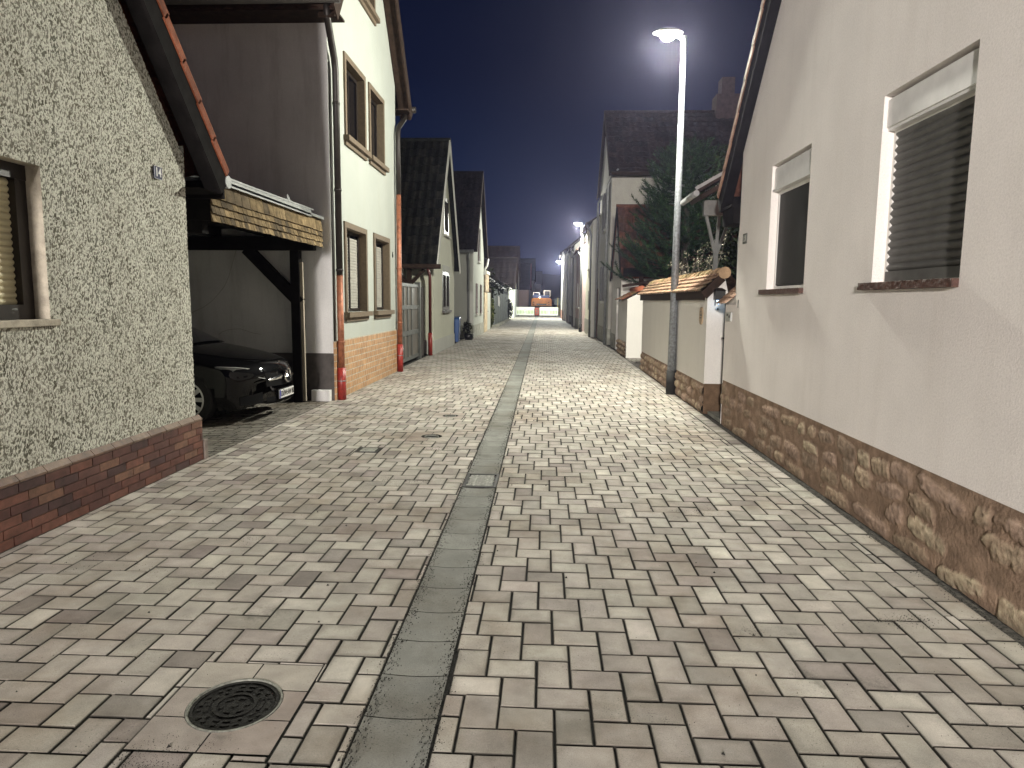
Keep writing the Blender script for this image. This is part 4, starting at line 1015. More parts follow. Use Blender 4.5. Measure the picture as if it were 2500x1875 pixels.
# metal fence
t = thing('fence', 'tall grey-green metal panel fence with a white notice on it', 'fence', (-3.15, 49, 0))
for i in range(7):
    y0 = 42.2 + i * 2.1
    b = B(); b.box(-3.18, -3.14, y0 + .06, y0 + 2.04, .15, 2.25 - .03 * i)
    for k in range(8): b.box(-3.14, -3.12, y0 + .1 + k * .24, y0 + .2 + k * .24, .15, 2.25 - .03 * i)
    b.build('panel', M['greenfence'], t)
for i in range(8):
    y0 = 42.2 + i * 2.1; b = B(); b.box(-3.2, -3.1, y0 - .04, y0 + .05, 0, 2.35); b.build('post', M['galv'], t)
    b = B(); b.box(-3.3, -2.85, y0 - .12, y0 + .12, 0, .14); b.build('concrete_foot', M['cement'], t, bevel=.02)
b = B(); b.add([(-3.05, 44.5, 1.30), (-3.05, 45.9, 1.22), (-3.05, 46.3, 1.52), (-3.05, 45.7, 1.86), (-3.05, 44.5, 1.93), (-3.07, 44.5, 1.30), (-3.07, 44.5, 1.93)], ((0, 1, 2, 3, 4), (0, 4, 6, 5))); b.build('notice', M['numwhite'], t)
# shrubs and ivy over the fence
rnd.seed(41)
t = thing('ivy', 'dark ivy and shrub branches hanging over the grey-green fence', 'climbing plant', (-4, 45, 0))
b = B()
for i in range(46):
    yy = rnd.uniform(38, 60); leaves(b, (rnd.uniform(-5.2, -3.3), yy, 2.35 + rnd.gauss(0, .28) + .35 * math.sin(yy)), (.55, .9, .34), 70, .11, [(.012, .016, .010), (.02, .026, .014)])
b.build('foliage', M['leafd'], t)
b = B()
for i in range(12):
    yy = 38.5 + i * 1.8; b.tube([(-3.9, yy, 0), (-3.8 + rnd.uniform(-.3, .3), yy + .2, 1.4), (-3.6, yy + .5, 2.5)], [.04, .03, .015], 6)
b.build('stem', M['bark'], t)
t = thing('shrub', 'yellow-green shrub growing between the cream door and the fence', 'shrub', (-3.1, 41, 0))
b = B(); leaves(b, (-3.25, 40.9, 1.0), (.2, 1.1, 1.0), 700, .10, [(.08, .10, .03), (.03, .04, .015), (.12, .12, .05)]); b.build('foliage', M['leafd'], t)
b = B(); b.tube([(-3.25, 40.9, 0), (-3.25, 41, 1.2)], [.05, .02], 6); b.build('stem', M['bark'], t)
t = thing('shrub', 'small dark shrub at the foot of the spotted white wall by the fence end', 'shrub', (-3.1, 57.4, 0))
b = B(); leaves(b, (-3.05, 57.4, .9), (.35, .6, .9), 500, .10, [(.012, .016, .010), (.03, .035, .018)]); b.build('foliage', M['leafd'], t)
b = B(); b.tube([(-3.05, 57.4, 0), (-3.05, 57.4, 1.0)], [.05, .02], 6); b.build('stem', M['bark'], t)
t = thing('wall', 'peeling white yard wall between the metal fence and the barrier', 'wall', (-3.2, 65, 0))
b = B(); b.box(-3.5, -3.12, 58.4, 64.5, 0, 2.75); b.box(-3.5, -3.06, 64.5, 72, 0, 2.2); b.build('wall_face', plain('peeling_whitewash', (.62, .62, .54), .9, var=.1, scale=2, dirt_or_shade=((.12, .12, .10), 5, .58, .85)), t)
# farther houses, left
t = thing('barn', 'grey barn gable with a low sloping roof edge behind the fence', 'barn', (-6, 52, 0))
b = B(); b.add([(-10, 50, 0), (-3.6, 50, 0), (-3.6, 50, 2.6), (-6.4, 50, 4.6), (-10, 50, 7.2)], ((0, 1, 2, 3, 4),)); b.add([(-3.6, 50, 0), (-3.6, 57, 0), (-3.6, 57, 2.6), (-3.6, 50, 2.6)], ((0, 1, 2, 3),)); b.build('wall', M['farwall'], t)
b = B(); b.obox((-3.2, 49.8, 2.45), (-10, 49.8, 7.35), .16, .14, up=(0, 1, 0)); b.add([(-3.2, 49.7, 2.52), (-3.2, 57, 2.52), (-10, 57, 7.42), (-10, 49.7, 7.42)], ((0, 1, 2, 3),)); b.build('roof', M['darktile'], t)
gabled('house', 'narrow dark-roofed house with a bright sliver of gable at the barrier', 'house', -3.05, 1, 66, 72, 2.9, 5.75, 9, M['cream'], M['darktile'], ((.02, .015, .014),), oh=.2, tw=.6, tl=.8, amp=.02)
gabled('house', 'tall house with a brown-black roof rising behind the bright-slivered gable', 'house', -3.15, 1, 74.5, 82, 4.0, 7.6, 9, M['farwall'], M['redtile'], ((.035, .02, .016),), oh=.2, tw=.6, tl=.8, amp=.02)
gabled('house', 'pink-walled house whose red-edged gable is lit by the building site', 'house', -2.35, 1, 97, 107, 3.3, 7.0, 12, M['cream'], M['darktile'], ((.03, .02, .022),), oh=.2, tw=.8, tl=.9, amp=.02, vergem=plain('red_glow_verge', (.30, .03, .03), .6), side=M['pink'])  # red verge colour stands in for the glow of the site lights
gabled('house', 'grey house with a dark roof directly behind the red-edged gable', 'house', -2.1, 1, 122, 132, 5.3, 9.2, 12, M['farwall'], M['darktile'], ((.02, .017, .02),), oh=.2, tw=1, tl=1, amp=.02)
gabled('house', 'far grey house with a low dark roof left of the excavator cab', 'house', -1.0, 1, 150, 162, 5.3, 8.1, 12, M['farwall'], M['darktile'], ((.018, .017, .022),), oh=.2, tw=1.4, tl=1.2, amp=.02)
gabled('house', 'distant pale pointed gable right of the excavator, nearer one', 'house', 5.0, -1, 186, 194, 3.5, 8.4, 12, M['pale2'], M['darktile'], ((.018, .017, .022),), oh=.2, tw=2, tl=1.5, amp=.02, group='distant pointed gables')
gabled('house', 'distant pale pointed gable right of the excavator, farther one', 'house', 5.6, -1, 214, 222, 3.5, 10.4, 12, M['pale2'], M['darktile'], ((.018, .017, .022),), oh=.2, tw=2, tl=1.5, amp=.02, group='distant pointed gables')
b = B(); b.add([(-60, 380, 0), (90, 380, 0), (90, 380, 11), (60, 380, 13), (20, 380, 15), (5, 380, 16.0), (-15, 380, 17.4), (-60, 380, 20)], ((0, 1, 2, 3, 4, 5, 6, 7),))
b.add([(-60, 380, 20), (-15, 380, 17.4), (5, 380, 16), (20, 380, 15), (60, 380, 13), (90, 380, 11), (90, 480, 11), (-60, 480, 20)], ((0, 1, 2, 3, 4, 5, 6, 7),))
tag(b.build('hill', M['hill']), kind='structure')

# ================================================================ RIGHT: white house no. 5
def stone_plinth(b, pt, u0, u1, ztop, rows, band, seed, mort, cols, step=.0125, cover_=.7, prot=.03, wmin=.16, wmax=.42, base=0.0):
    """mortared rubble: height field of irregular stones, colour per point"""
    r = random.Random(seed); st = []; h = (ztop - band) / rows
    for j in range(rows):
        u = u0 - r.random() * .2
        while u < u1:
            w_ = r.uniform(wmin, wmax)
            if r.random() < cover_:
                st.append((u + w_ / 2, j * h + h / 2 + r.uniform(-.015, .015), w_ * r.uniform(.36, .48), h * r.uniform(.34, .52), r.uniform(.5, 1.1), r.choice(cols), r.uniform(-.15, .15)))
            u += w_
    bins = {}
    for s_ in st:
        for k in range(int((s_[0] - s_[2] - .03) // .25), int((s_[0] + s_[2] + .03) // .25) + 1): bins.setdefault(k, []).append(s_)
    def fn(a, c):
        u = u0 + (u1 - u0) * a; z = ztop * c
        nz = noise.fractal(Vector((u * 7, z * 7, seed)), 1, 2, 4); n2 = noise.noise(Vector((u * 28, z * 28, seed + 3)))
        hgt = .004 * nz; k = .9 + .25 * nz; col = (mort[0] * k, mort[1] * k, mort[2] * k)
        for (cu, cz, ru, rz, hh, sc, ang) in bins.get(int(u // .25), ()):
            du = (u - cu) + .022 * nz; dz = (z - cz) + ang * (u - cu) + .016 * n2
            q = (abs(du + .05 * nz) / ru) ** 4 + (abs(dz) / rz) ** 3 + .9 * n2 * n2 + .55 * nz
            if q < 1:
                e = max(0, 1 - q) ** .5; hgt = max(hgt, prot * hh * e * (1 + .5 * n2 + .35 * noise.noise(Vector((u * 60, z * 60, 1)))) + .003)
                m_ = min(1, (1 - q) * 2.2) * (.55 + .45 * min(1, max(0, .5 + 2.0 * noise.noise(Vector((u * 14, z * 40, 9)))))); kk = 1 + .6 * n2 + .3 * (z - cz) / rz
                col = tuple(col[i] * (1 - m_) + sc[i] * kk * m_ for i in range(3))
        if z > ztop - .008: hgt = min(hgt, .004)
        return (pt(u, z, base + hgt), col)
    b.grid(fn, int((u1 - u0) / step), int(ztop / step), smooth=True)

t = thing('house', 'smooth white house with number 5, dark roller shutter and a rubble sandstone plinth', 'house', (2.38, 4, 0))
pt = facx(2.38, -1)
def wz(y): return 3.565 + 1.2 * (8.70 - y)
ops = [(4.10, 5.17, 1.775, 3.085), (6.50, 7.57, 1.765, 3.06)]
b = B(); wallface(b, pt, [(-1.2, .6), (9.20, .6), (9.20, 1.60), (8.72, 1.60), (8.72, wz(8.72)), (3.9, wz(3.9)), (-1.2, wz(3.9) - 5.1 * 1.2)], ops, .105)
b.quad((2.38, 8.72, 1.6), (10, 8.72, 1.6), (10, 8.72, 3.55), (2.38, 8.72, 3.55)); b.quad((2.38, 9.20, 0), (2.66, 9.20, 0), (2.66, 9.20, 1.6), (2.38, 9.20, 1.6)); b.quad((2.38, 8.72, 1.6), (2.66, 8.72, 1.6), (2.66, 9.2, 1.6), (2.38, 9.2, 1.6))
b.quad((2.66, 8.72, 0), (2.66, 9.2, 0), (2.66, 9.2, 1.6), (2.66, 8.72, 1.6))
b.add([(2.39, 3.9, wz(3.9)), (10, 3.9, wz(3.9)), (10, 8.72, 3.5), (2.39, 8.72, 3.5)], ((0, 1, 2, 3),))
b.build('wall', M['white'], t)
b = B(); MORT = (.33, .235, .17); SC = [(.42, .335, .24), (.34, .265, .19), (.50, .42, .30), (.29, .225, .17), (.38, .28, .22)]
stone_plinth(b, facx(2.385, -1), -1.2, 9.21, .603, 4, .05, 4, MORT, SC, .0115, .85, .013, .22, .62)
b.quad((2.385, 9.205, 0), (2.68, 9.205, 0), (2.68, 9.205, .6), (2.385, 9.205, .6)); b.build('plinth', M['mortar_stone'], t)
for i, (u0, u1, v0, v1) in enumerate(ops):
    b = B(); vb = 2.865 if i == 0 else 2.815
    b.pbox(pt, u0 + .002, u1 - .002, vb, v1 - .03, -.10, -.028); b.pbox(pt, u0 + .002, u1 - .002, vb - .022, vb, -.095, -.012 if i else -.04)
    w = b.build('window', M['whitemetal'], t)
    b = B(); frame(b, pt, u0 + .002, u1 - .002, v0, vb - .023, -.104, -.085 + .01 * i, .035); b.build('frame', M['frame_white'], w)
    if i == 0: b = B(); slats(b, pt, u0 + .03, u1 - .03, v0 + .08, vb - .02, -.098, .056, .016, 6); b.pbox(pt, u0 + .03, u1 - .03, v0 + .01, v0 + .08, -.095, -.078); b.build('roller_shutter', M['shutgrey'], w)
    else: b = B(); b.pbox(pt, u0 + .07, u1 - .04, v0 + .045, vb - .03, -.10, -.083); b.build('insect_screen', M['insect'], w)
    b = B(); rnd.seed(50 + i)
    def sf(a, c, u0=u0, u1=u1, v0=v0):
        u = u0 - .0 + (u1 + .12 - u0) * a; return pt(u, v0 - .05 + .05 * c + .004 * noise.noise(Vector((u * 30, c * 3, 0))), .045 + .008 * noise.noise(Vector((u * 22, c * 5, 2))))
    b.grid(sf, 80, 5); b.pbox(pt, u0, u1 + .12, v0 - .052, v0 - .001, -.1, .042); b.build('sill', M['redbrown'], w)
# number tile, slot, bell plate
b = B(); b.pbox(pt, 8.37, 8.52, 2.325, 2.445, .001, .012); nm = b.build('number_tile', M['ornament'], t, bevel=.003)
b = B(); b.pbox(pt, 8.40, 8.49, 2.35, 2.42, .012, .015); b.build('tile_face', M['pale2'], nm)
text('5', .075, M['black'], (2.38 - .017, 8.445, 2.386), (0, -1, 0), (0, 0, 1), nm, depth=.001, bold=.003)
b = B(); b.pbox(pt, 8.605, 8.625, 1.56, 1.66, .001, .006); b.build('letter_slot', M['metalgate'], t)
b = B(); b.pbox(pt, 8.86, 9.10, 1.385, 1.50, .001, .02); pb = b.build('bell_plate', M['satin'], t, bevel=.003)
b = B(); b.pbox(pt, 8.90, 8.95, 1.43, 1.46, .02, .026); b.pbox(pt, 8.99, 9.06, 1.45, 1.48, .02, .024); b.build('bell_button', M['black'], pb)
# verge and roof
b = B(); zr_ = lambda y: 2.99 + 1.115 * (9.3 - y)
A = Vector((2.25, 9.3, zr_(9.3))); R_ = Vector((2.25, 3.9, zr_(3.9)))
tiled_slope(b, A, (1, 0, 0), R_ - A, 7, (R_ - A).length, .3, .36, .02, 'sine', ((.16, .07, .05),), seg=3)
b.add([(2.25, 3.9, zr_(3.9)), (10, 3.9, zr_(3.9)), (10, -1.5, zr_(9.3)), (2.25, -1.5, zr_(9.3))], ((0, 1, 2, 3),))
rf = b.build('roof', M['terracotta'], t)
b = B(); nn = Vector((0, 1.115, 1)).normalized(); ln = (R_ - A).length; k = int(ln / .37); sd = (R_ - A).normalized(); rnd.seed(17)
for i in range(k):
    q = rnd.uniform(.75, 1.15); b.col = (.30 * q, .17 * q, .12 * q); a = A + sd * (i * ln / k - .02); c = A + sd * ((i + 1) * ln / k)
    b.obox(a + nn * .05 + Vector((.02, 0, 0)), c + nn * .03 + Vector((.02, 0, 0)), .06, .075, up=nn)
b.build('verge_tile', M['terracotta'], rf)
b = B(); b.obox(A + Vector((.02, 0, -.13)), R_ + Vector((.02, 0, -.13)), .03, .20, up=nn); b.obox(A + Vector((.09, 0, -.19)), R_ + Vector((.09, 0, -.19)), .12, .02, up=nn)
b.box(2.27, 10, 8.74, 9.3, 2.80, 2.83); b.box(2.26, 10, 9.28, 9.31, 2.80, 3.0)
b.box(2.30, 2.52, 8.74, 9.25, 2.60, 2.80)
b.build('verge_board', M['blackwood'], rf)
b = B(); b.tube([(2.50, 9.0, 2.72), (2.50, 8.98, 2.55), (2.47, 8.92, 2.40), (2.44, 8.80, 2.25), (2.44, 8.79, 1.62)], .05, 12); b.build('downpipe', M['whitemetal'], t)
# small tiled cap on the wall stub
b = B(); rnd.seed(18)
tiled_slope(b, (2.29, 9.26, 1.62), (0, -1, 0), (.3, 0, .28), .5, .34, .14, .11, .018, 'saw', ((.45, .30, .21), (.40, .25, .18)), step=.014, seg=3)
tc_ = b.build('tiled_cap', M['terracotta'], t)
b = B(); b.box(2.40, 2.68, 8.78, 9.19, 1.602, 1.70); b.build('bedding', M['white2'], tc_)

# canopy behind the house corner
t = thing('canopy', 'small sloping canopy roof with a zinc edge on a forked post behind the house corner', 'canopy', (2.6, 11, 0))
b = B(); b.obox((2.13, 10.6, 3.20), (3.4, 10.6, 3.93), .9, .05, up=(0, 0, 1)); b.obox((2.20, 10.5, 3.12), (3.4, 10.5, 3.80), .7, .06, up=(0, 0, 1)); b.build('roof', M['darkwood'], t)
b = B(); b.obox((2.12, 10.14, 3.235), (3.4, 10.14, 3.975), .03, .045, up=(0, 0, 1)); b.tube([(2.13, 10.12, 3.17), (2.13, 11.1, 3.17)], .045, 10); b.build('zinc_edge', M['zinc'], t)
b = B(); b.box(2.50, 2.56, 10.47, 10.53, 0, 2.55); b.obox((2.53, 10.5, 2.30), (2.36, 10.5, 2.93), .04, .04, up=(0, 1, 0)); b.obox((2.53, 10.5, 2.30), (2.56, 10.5, 3.0), .04, .04, up=(0, 1, 0)); b.obox((2.53, 10.5, 2.30), (2.74, 10.5, 2.95), .04, .04, up=(0, 1, 0)); b.box(2.32, 2.60, 10.45, 10.55, 2.90, 3.12)
b.build('forked_post', M['metalgate'], t)

# garden wall
t = thing('garden_wall', 'white rendered garden wall with a tiled ridge cap and a sandstone plinth, behind the lamp post', 'wall', (2.45, 13.3, 0))
gx, g0, g1 = 2.33, 10.03, 16.58
b = B(); b.box(gx, 2.62, g0, g1, .44, 1.76); b.add([(gx, g0, 1.76), (2.62, g0, 1.76), (2.56, g0, 2.0), (2.50, g0, 2.0)], ((0, 1, 2, 3),)); b.add([(gx, g1, 1.76), (2.62, g1, 1.76), (2.56, g1, 2.0), (2.50, g1, 2.0)], ((0, 1, 2, 3),)); b.build('wall_face', M['white2'], t)
b = B(); stone_plinth(b, facx(gx + .005, -1), g0, g1, .445, 3, .03, 8, MORT, SC, .014, .92, .035, .12, .26)
b.grid(lambda a, c: ((gx + .3 * a, g0 - .01 - .02 * abs(noise.noise(Vector((a * 2, c * 3, 4)))), .445 * c), (.15, .10, .065)), 10, 8); b.quad((gx, g1, 0), (2.62, g1, 0), (2.62, g1, .445), (gx, g1, .445)); b.build('plinth', M['mortar_stone'], t)
b = B(); b.box(2.265, 2.29, 10.0, 16.62, 1.655, 1.79); b.box(2.29, gx - .002, 10.0, 16.62, 1.76, 1.785); b.obox((2.27, 10.0, 1.72), (2.52, 10.0, 1.98), .03, .12, up=(-1, 0, 1)); b.build('fascia_board', M['darkwood'], t)
b = B(); rnd.seed(19)
tiled_slope(b, (2.225, 9.96, 1.795), (0, 1, 0), (.30, 0, .27), 6.70, .40, .165, .105, .024, 'saw', ((.40, .26, .19), (.34, .22, .15), (.27, .20, .13)), step=.030, seg=3)
tiled_slope(b, (2.85, 9.96, 1.795), (0, 1, 0), (-.30, 0, .27), 6.70, .40, .165, .105, .022, 'saw', ((.30, .20, .15),), step=.015, seg=3)
cap = b.build('cap_tiles', M['terracotta'], t)
b = B(); y = 9.94
while y < 16.6:
    q = rnd.uniform(.75, 1.1); b.col = rnd.choice([(.38 * q, .26 * q, .16 * q), (.30 * q, .23 * q, .13 * q)])
    b.tube([(2.54, y, 2.045), (2.54, y + .33, 2.03), (2.54, y + .40, 2.035)], [.085, .075, .072], 12); y += .34
b.build('ridge_tiles', M['terracotta'], cap)
# oval plaque
b = B(); n = 28; cyv, czv = 11.36 - 1.02, 1.425
import itertools
pts = [((10.335 + .105 * (abs(math.cos(a)) ** .8) * (1 if math.cos(a) > 0 else -1)), (1.425 + .13 * (abs(math.sin(a)) ** .7) * (1 if math.sin(a) > 0 else -1))) for a in [2 * PI * i / n for i in range(n)]]
b.add([(gx - .001, u, v) for u, v in pts] + [(gx - .018, u, v) for u, v in pts], [tuple(range(n, 2 * n))] + [(i, (i + 1) % n, n + (i + 1) % n, n + i) for i in range(n)])
pq = b.build('name_plaque', M['stoneplate'], t)
b = B()
for k, (z, u0, u1) in enumerate(((1.425, 10.27, 10.40), (1.385, 10.29, 10.39), (1.48, 10.30, 10.345))):
    u = u0
    while u < u1: b.box(gx - .020, gx - .0185, u, u + .008, z, z + rnd.uniform(.012, .024)); u += .014
b.build('engraving', M['ornament'], pq)
# lantern on the end face
t = thing('wall_lantern', 'black wall lantern with a small blue-white light on the end of the garden wall', 'lantern', (2.46, 9.98, 1.7))
b = B(); b.box(2.40, 2.54, 9.86, 9.98, 1.66, 1.79); b.add([(2.385, 9.84, 1.79), (2.555, 9.84, 1.79), (2.555, 10.02, 1.79), (2.385, 10.02, 1.79), (2.44, 9.9, 1.83), (2.50, 9.9, 1.83), (2.50, 10.0, 1.83), (2.44, 10.0, 1.83)], ((0, 1, 5, 4), (1, 2, 6, 5), (2, 3, 7, 6), (3, 0, 4, 7), (4, 5, 6, 7), (0, 3, 2, 1)))
b.box(2.395, 2.41, 9.86, 9.875, 1.58, 1.66); b.box(2.53, 2.545, 9.86, 9.98, 1.62, 1.70); b.build('housing', M['black'], t, bevel=.006)
b = B(); b.add([(2.43, 9.87, 1.655), (2.49, 9.87, 1.655), (2.49, 9.93, 1.655), (2.43, 9.93, 1.655), (2.46, 9.90, 1.595)], ((0, 1, 4), (1, 2, 4), (2, 3, 4), (3, 0, 4), (0, 3, 2, 1))); b.build('light_cone', M['lens_blue'], t)
t = thing('doorbell', 'round metal doorbell under the wall lantern', 'doorbell', (2.47, 10.02, 1.53))
b = B(); b.tube([(2.475, 10.03, 1.53), (2.475, 10.008, 1.53)], .028, 16); b.build('base', M['satin'], t); b = B(); b.tube([(2.475, 10.008, 1.53), (2.475, 9.998, 1.53)], .012, 12); b.build('button', M['black'], t)
t = thing('garden_door', 'dark narrow garden door between the white house and the garden wall', 'door', (2.6, 9.6, 0))
b = B(); b.box(2.58, 2.63, 9.21, 10.02, .04, 1.60); b.build('door_leaf', M['metalgate'], t)
b = B(); b.tube([(2.58, 9.86, 1.12), (2.52, 9.86, 1.12), (2.52, 9.74, 1.12)], .012, 8); b.tube([(2.575, 9.9, 1.06), (2.575, 9.9, 1.18)], .02, 8); b.build('handle', M['black'], t)
b = B(); b.box(2.40, 2.75, 9.21, 10.02, -.01, .04); b.build('threshold', M['cement'], t)

# pier with tiled cap beyond the side yard
t = thing('wall', 'bright white end wall with a terracotta cap across the side yard from the garden wall', 'wall', (2.8, 20.4, 0))
b = B(); b.add([(2.36, 19.93, 0), (3.9, 19.93, 0), (3.9, 19.93, 1.94), (2.82, 19.93, 1.94), (2.36, 19.93, 1.70), (2.36, 22.3, 0), (2.36, 22.3, 1.62), (2.82, 22.3, 1.94), (3.9, 22.3, 1.94)], ((0, 1, 2, 3, 4), (0, 4, 6, 5), (4, 3, 7, 6), (3, 2, 8, 7))); b.build('wall_face', M['white2'], t)
b = B(); stone_plinth(b, facx(2.36, -1), 19.98, 22.3, .46, 3, .02, 12, MORT, SC, .03, .95, .06, .2, .5); b.build('plinth', M['mortar_stone'], t)
b = B(); rnd.seed(20); tiled_slope(b, (2.26, 19.96, 1.69), (0, 1, 0), (.5, 0, .27), 2.3, .56, .2, .14, .02, 'saw', ((.42, .14, .08), (.38, .30, .17)), step=.018, seg=3)
b.tube([(2.78, 20.02, 1.99), (2.78, 22.2, 1.99)], .10, 12); b.build('cap_tiles', M['terracotta'], t)

# low house with red roof
t, pt, rf, A, R_, C = gabled('house', 'low white gabled outbuilding with an old red tile roof and a dark doorway', 'house', 2.43, -1, 22.35, 25.3, 2.70, 4.72, 9, M['white2'], M['redtile'], ((.13, .055, .038), (.10, .045, .032), (.08, .045, .035)), [(22.65, 23.6, 0.0, 2.08)], oh=.25, vo=.06, tw=.26, tl=.36, amp=.03, plinth=None, vergem=M['blackwood'])
b = B(); b.pbox(pt, 22.66, 23.59, 0, 2.07, -.11, -.06); b.build('doorway_leaf', M['black'], t)
b = B(); b.box(2.41, 2.425, 23.7, 25.3, 0, .5); b.build('plinth', M['cement'], t)
b = B(); b.tube([(2.45, 21.98, 2.62), (9, 21.98, 2.62)], .06, 10); b.box(2.45, 9, 22.02, 22.06, 2.42, 2.62); b.build('gutter', M['blackwood'], rf)
# pergola beams
t = thing('pergola', 'weathered pergola beams between the garden wall and the red-roofed outbuilding', 'pergola', (3.6, 20.8, 0))
b = B(); b.obox((2.35, 21.2, 2.10), (4.2, 20.2, 2.35), .08, .08); b.obox((2.9, 21.3, 2.2), (6, 21.3, 2.2), .08, .12); b.obox((3.0, 20.4, 2.0), (3.0, 22.2, 2.35), .07, .12); b.obox((3.6, 20.4, 2.05), (3.6, 22.2, 2.35), .07, .12); b.build('beam', M['darkwood'], t)
b = B(); b.box(2.85, 2.97, 21.2, 21.32, 1.9, 2.4); b.box(3.45, 3.6, 21.2, 21.35, 0, 2.4); b.build('post', M['darkwood'], t)

# tall shuttered house
t, pt, rf, A, R_, C = gabled('house', 'tall pale house with dark louvred shutters, broad dark roof and a stepped chimney', 'house', 2.36, -1, 25.9, 31.0, 6.55, 9.0, 14, M['pale2'], M['redtile'], ((.030, .022, .023), (.024, .019, .020), (.036, .025, .024)), [(27.35, 28.35, 4.45, 5.95), (27.9, 28.9, 1.65, 3.05)], oh=.45, vo=.12, tw=.3, tl=.36, amp=.015, plinth=(.6, M['cement']), side=M['farwall'])
for i, (u0, u1, v0, v1) in enumerate([(27.35, 28.35, 4.45, 5.95), (27.9, 28.9, 1.65, 3.05)]):
    b = B(); frame(b, pt, u0, u1, v0, v1, -.1, .01, .07, 1); w = b.build('window', M['frame_dark'], t)
    b = B(); b.pbox(pt, u0 + .05, u1 - .05, v0 + .05, v1 - .05, -.09, -.07); b.build('glass_pane', M['glass'], w)
    for (a, c, ww) in ((u0 - .62, u0 - .03, .04), (u1 + .03, u1 + .62, .04)):
        b = B(); louvre(b, pt, a, c, v0, v1, ww); b.pbox(pt, a, c, v0, v1, ww - .02, ww); b.build('louvred_shutter', M['metalgate'], w)
    b = B(); b.pbox(pt, u0 - .08, u1 + .08, v0 - .1, v0 - .005, -.1, .12); b.build('sill', M['pale2'], w)
for yy in (26.05, 30.85):
    b = B(); b.tube([(2.25, yy, 0), (2.25, yy, 5.9), (2.4, yy - .1, 6.2), (2.55, yy - .5 if yy < 28 else yy + .4, 6.35)], .05, 10); b.build('downpipe', M['zinc'], t)
b = B(); b.tube([(2.3, 25.38, 6.2), (16, 25.38, 6.2)], .07, 10); b.build('gutter', M['darkwood'], rf)
b = B(); b.box(6.55, 7.45, 28.1, 28.9, 8.6, 9.7); b.box(6.75, 7.25, 28.2, 28.8, 9.7, 10.35); b.build('chimney', plain('chimney_brick', (.05, .028, .026), .9, var=.3, scale=8), rf)
b = B(); b.box(6.5, 7.5, 28.05, 28.95, 8.5, 8.7); b.build('chimney_flashing', M['zinc'], rf)
b = B(); b.add([(4.2, 25.88, 4.6), (4.7, 25.6, 4.9), (4.7, 25.6, 5.3), (4.2, 25.88, 5.0)], ((0, 1, 2, 3),)); b.obox((3.9, 25.5, 5.45), (4.5, 25.5, 4.9), .2, .02, up=(0, 1, 0)); b.build('roof_panel', M['pale2'], t)

def eaveson(label, xf, ya, yb, ze, zr, D, wallm, roofm, ops=(), plinth=None, group=None, roofcols=((.03, .025, .025),), gutter=True, side=None, name='house'):
    t = thing(name, label, 'house', (xf, (ya + yb) / 2, 0), group); pt = facx(xf, -1)
    b = B(); wallface(b, pt, [(ya, 0), (yb, 0), (yb, ze), (ya, ze)], ops, .12); xm = xf + D / 2
    b.add([(xf, yb, 0), (xf + D, yb, 0), (xf + D, yb, ze), (xm, yb, zr), (xf, yb, ze)], ((0, 1, 2, 3, 4),)); b.build('wall', wallm, t)
    b = B(); b.add([(xf, ya, 0), (xf + D, ya, 0), (xf + D, ya, ze), (xm, ya, zr), (xf, ya, ze)], ((0, 1, 2, 3, 4),)); b.build('gable_wall', side or wallm, t)
    sl = (zr - ze) / (xm - xf); b = B()
    tiled_slope(b, (xf - .25, ya - .1, ze - .25 * sl + .06), (0, 1, 0), (1, 0, sl), yb - ya + .2, math.hypot(xm - xf + .25, (xm - xf + .25) * sl), .5, .6, .02, 'sine', roofcols, seg=3)
    b.box(xm - .05, xm + .1, ya - .1, yb + .1, zr, zr + .1); rf = b.build('roof', roofm, t)
    if gutter:
        b = B(); b.tube([(xf - .28, ya - .1, ze - .2 * sl), (xf - .28, yb + .1, ze - .2 * sl)], .06, 8); b.build('gutter', M['darkwood'], rf)
        b = B(); b.tube([(xf - .28, ya + .1, ze - .2 * sl - .05), (xf - .1, ya + .12, ze - .5), (xf - .06, ya + .12, ze - .7), (xf - .06, ya + .12, 0)], .045, 8); b.build('downpipe', M['metalgate'], t)
    for i, (u0, u1, v0, v1) in enumerate(ops):
        b = B(); frame(b, pt, u0, u1, v0, v1, -.1, .0, .06, 1); w = b.build('window', M['frame_white'], t)
        b = B(); b.pbox(pt, u0 + .05, u1 - .05, v0 + .05, v1 - .05, -.09, -.07); b.build('glass_pane', M['glass'], w)
        b = B(); b.pbox(pt, u0 - .06, u1 + .06, v0 - .08, v0 - .003, -.1, .07); b.build('sill', M['pale2'], w)
    if plinth: b = B(); b.pbox(pt, ya, yb, 0, plinth[0], .001, .02); b.build('plinth', plinth[1], t)
    return t
t = eaveson('bright-fronted plain house right beside the second street lamp', 2.10, 31.6, 36.4, 5.25, 7.2, 6, M['pale'], M['darktile'], [(33.6, 34.4, 3.2, 4.3)], (.75, M['cement']), side=M['pale2'])
b = B()     # wrought-iron relief on the front
for k in range(5): b.tube([(2.07, 33.2 + .12 * math.sin(a * .9 + k), 1.25 + k * .17 + a * .028) for a in range(7)], .018, 6)
b.build('wrought_ornament', M['ornament'], t)
t = thing('gate', 'dark red-brown plank gate between the tall shuttered house and the bright plain house', 'gate', (2.3, 31.3, 0))
b = B(); b.box(2.28, 2.34, 31.02, 31.58, .05, 2.2); b.build('gate_leaf', plain('red_brown_planks', (.10, .035, .025), .7, var=.3, scale=14, stretch=(1, 1, .1)), t)
b = B(); b.tube([(2.28, 31.1, 1.1), (2.22, 31.1, 1.1), (2.22, 31.2, 1.1)], .012, 6); b.build('handle', M['black'], t)
eaveson('dim pinkish house with a window, just past the second street lamp', 1.95, 37.5, 44.5, 4.6, 7.4, 6, M['pink'], M['darktile'], [(39, 40, 1.3, 2.7), (41.6, 42.6, 1.3, 2.7)], (.6, M['cement']), roofcols=((.06, .045, .05),))
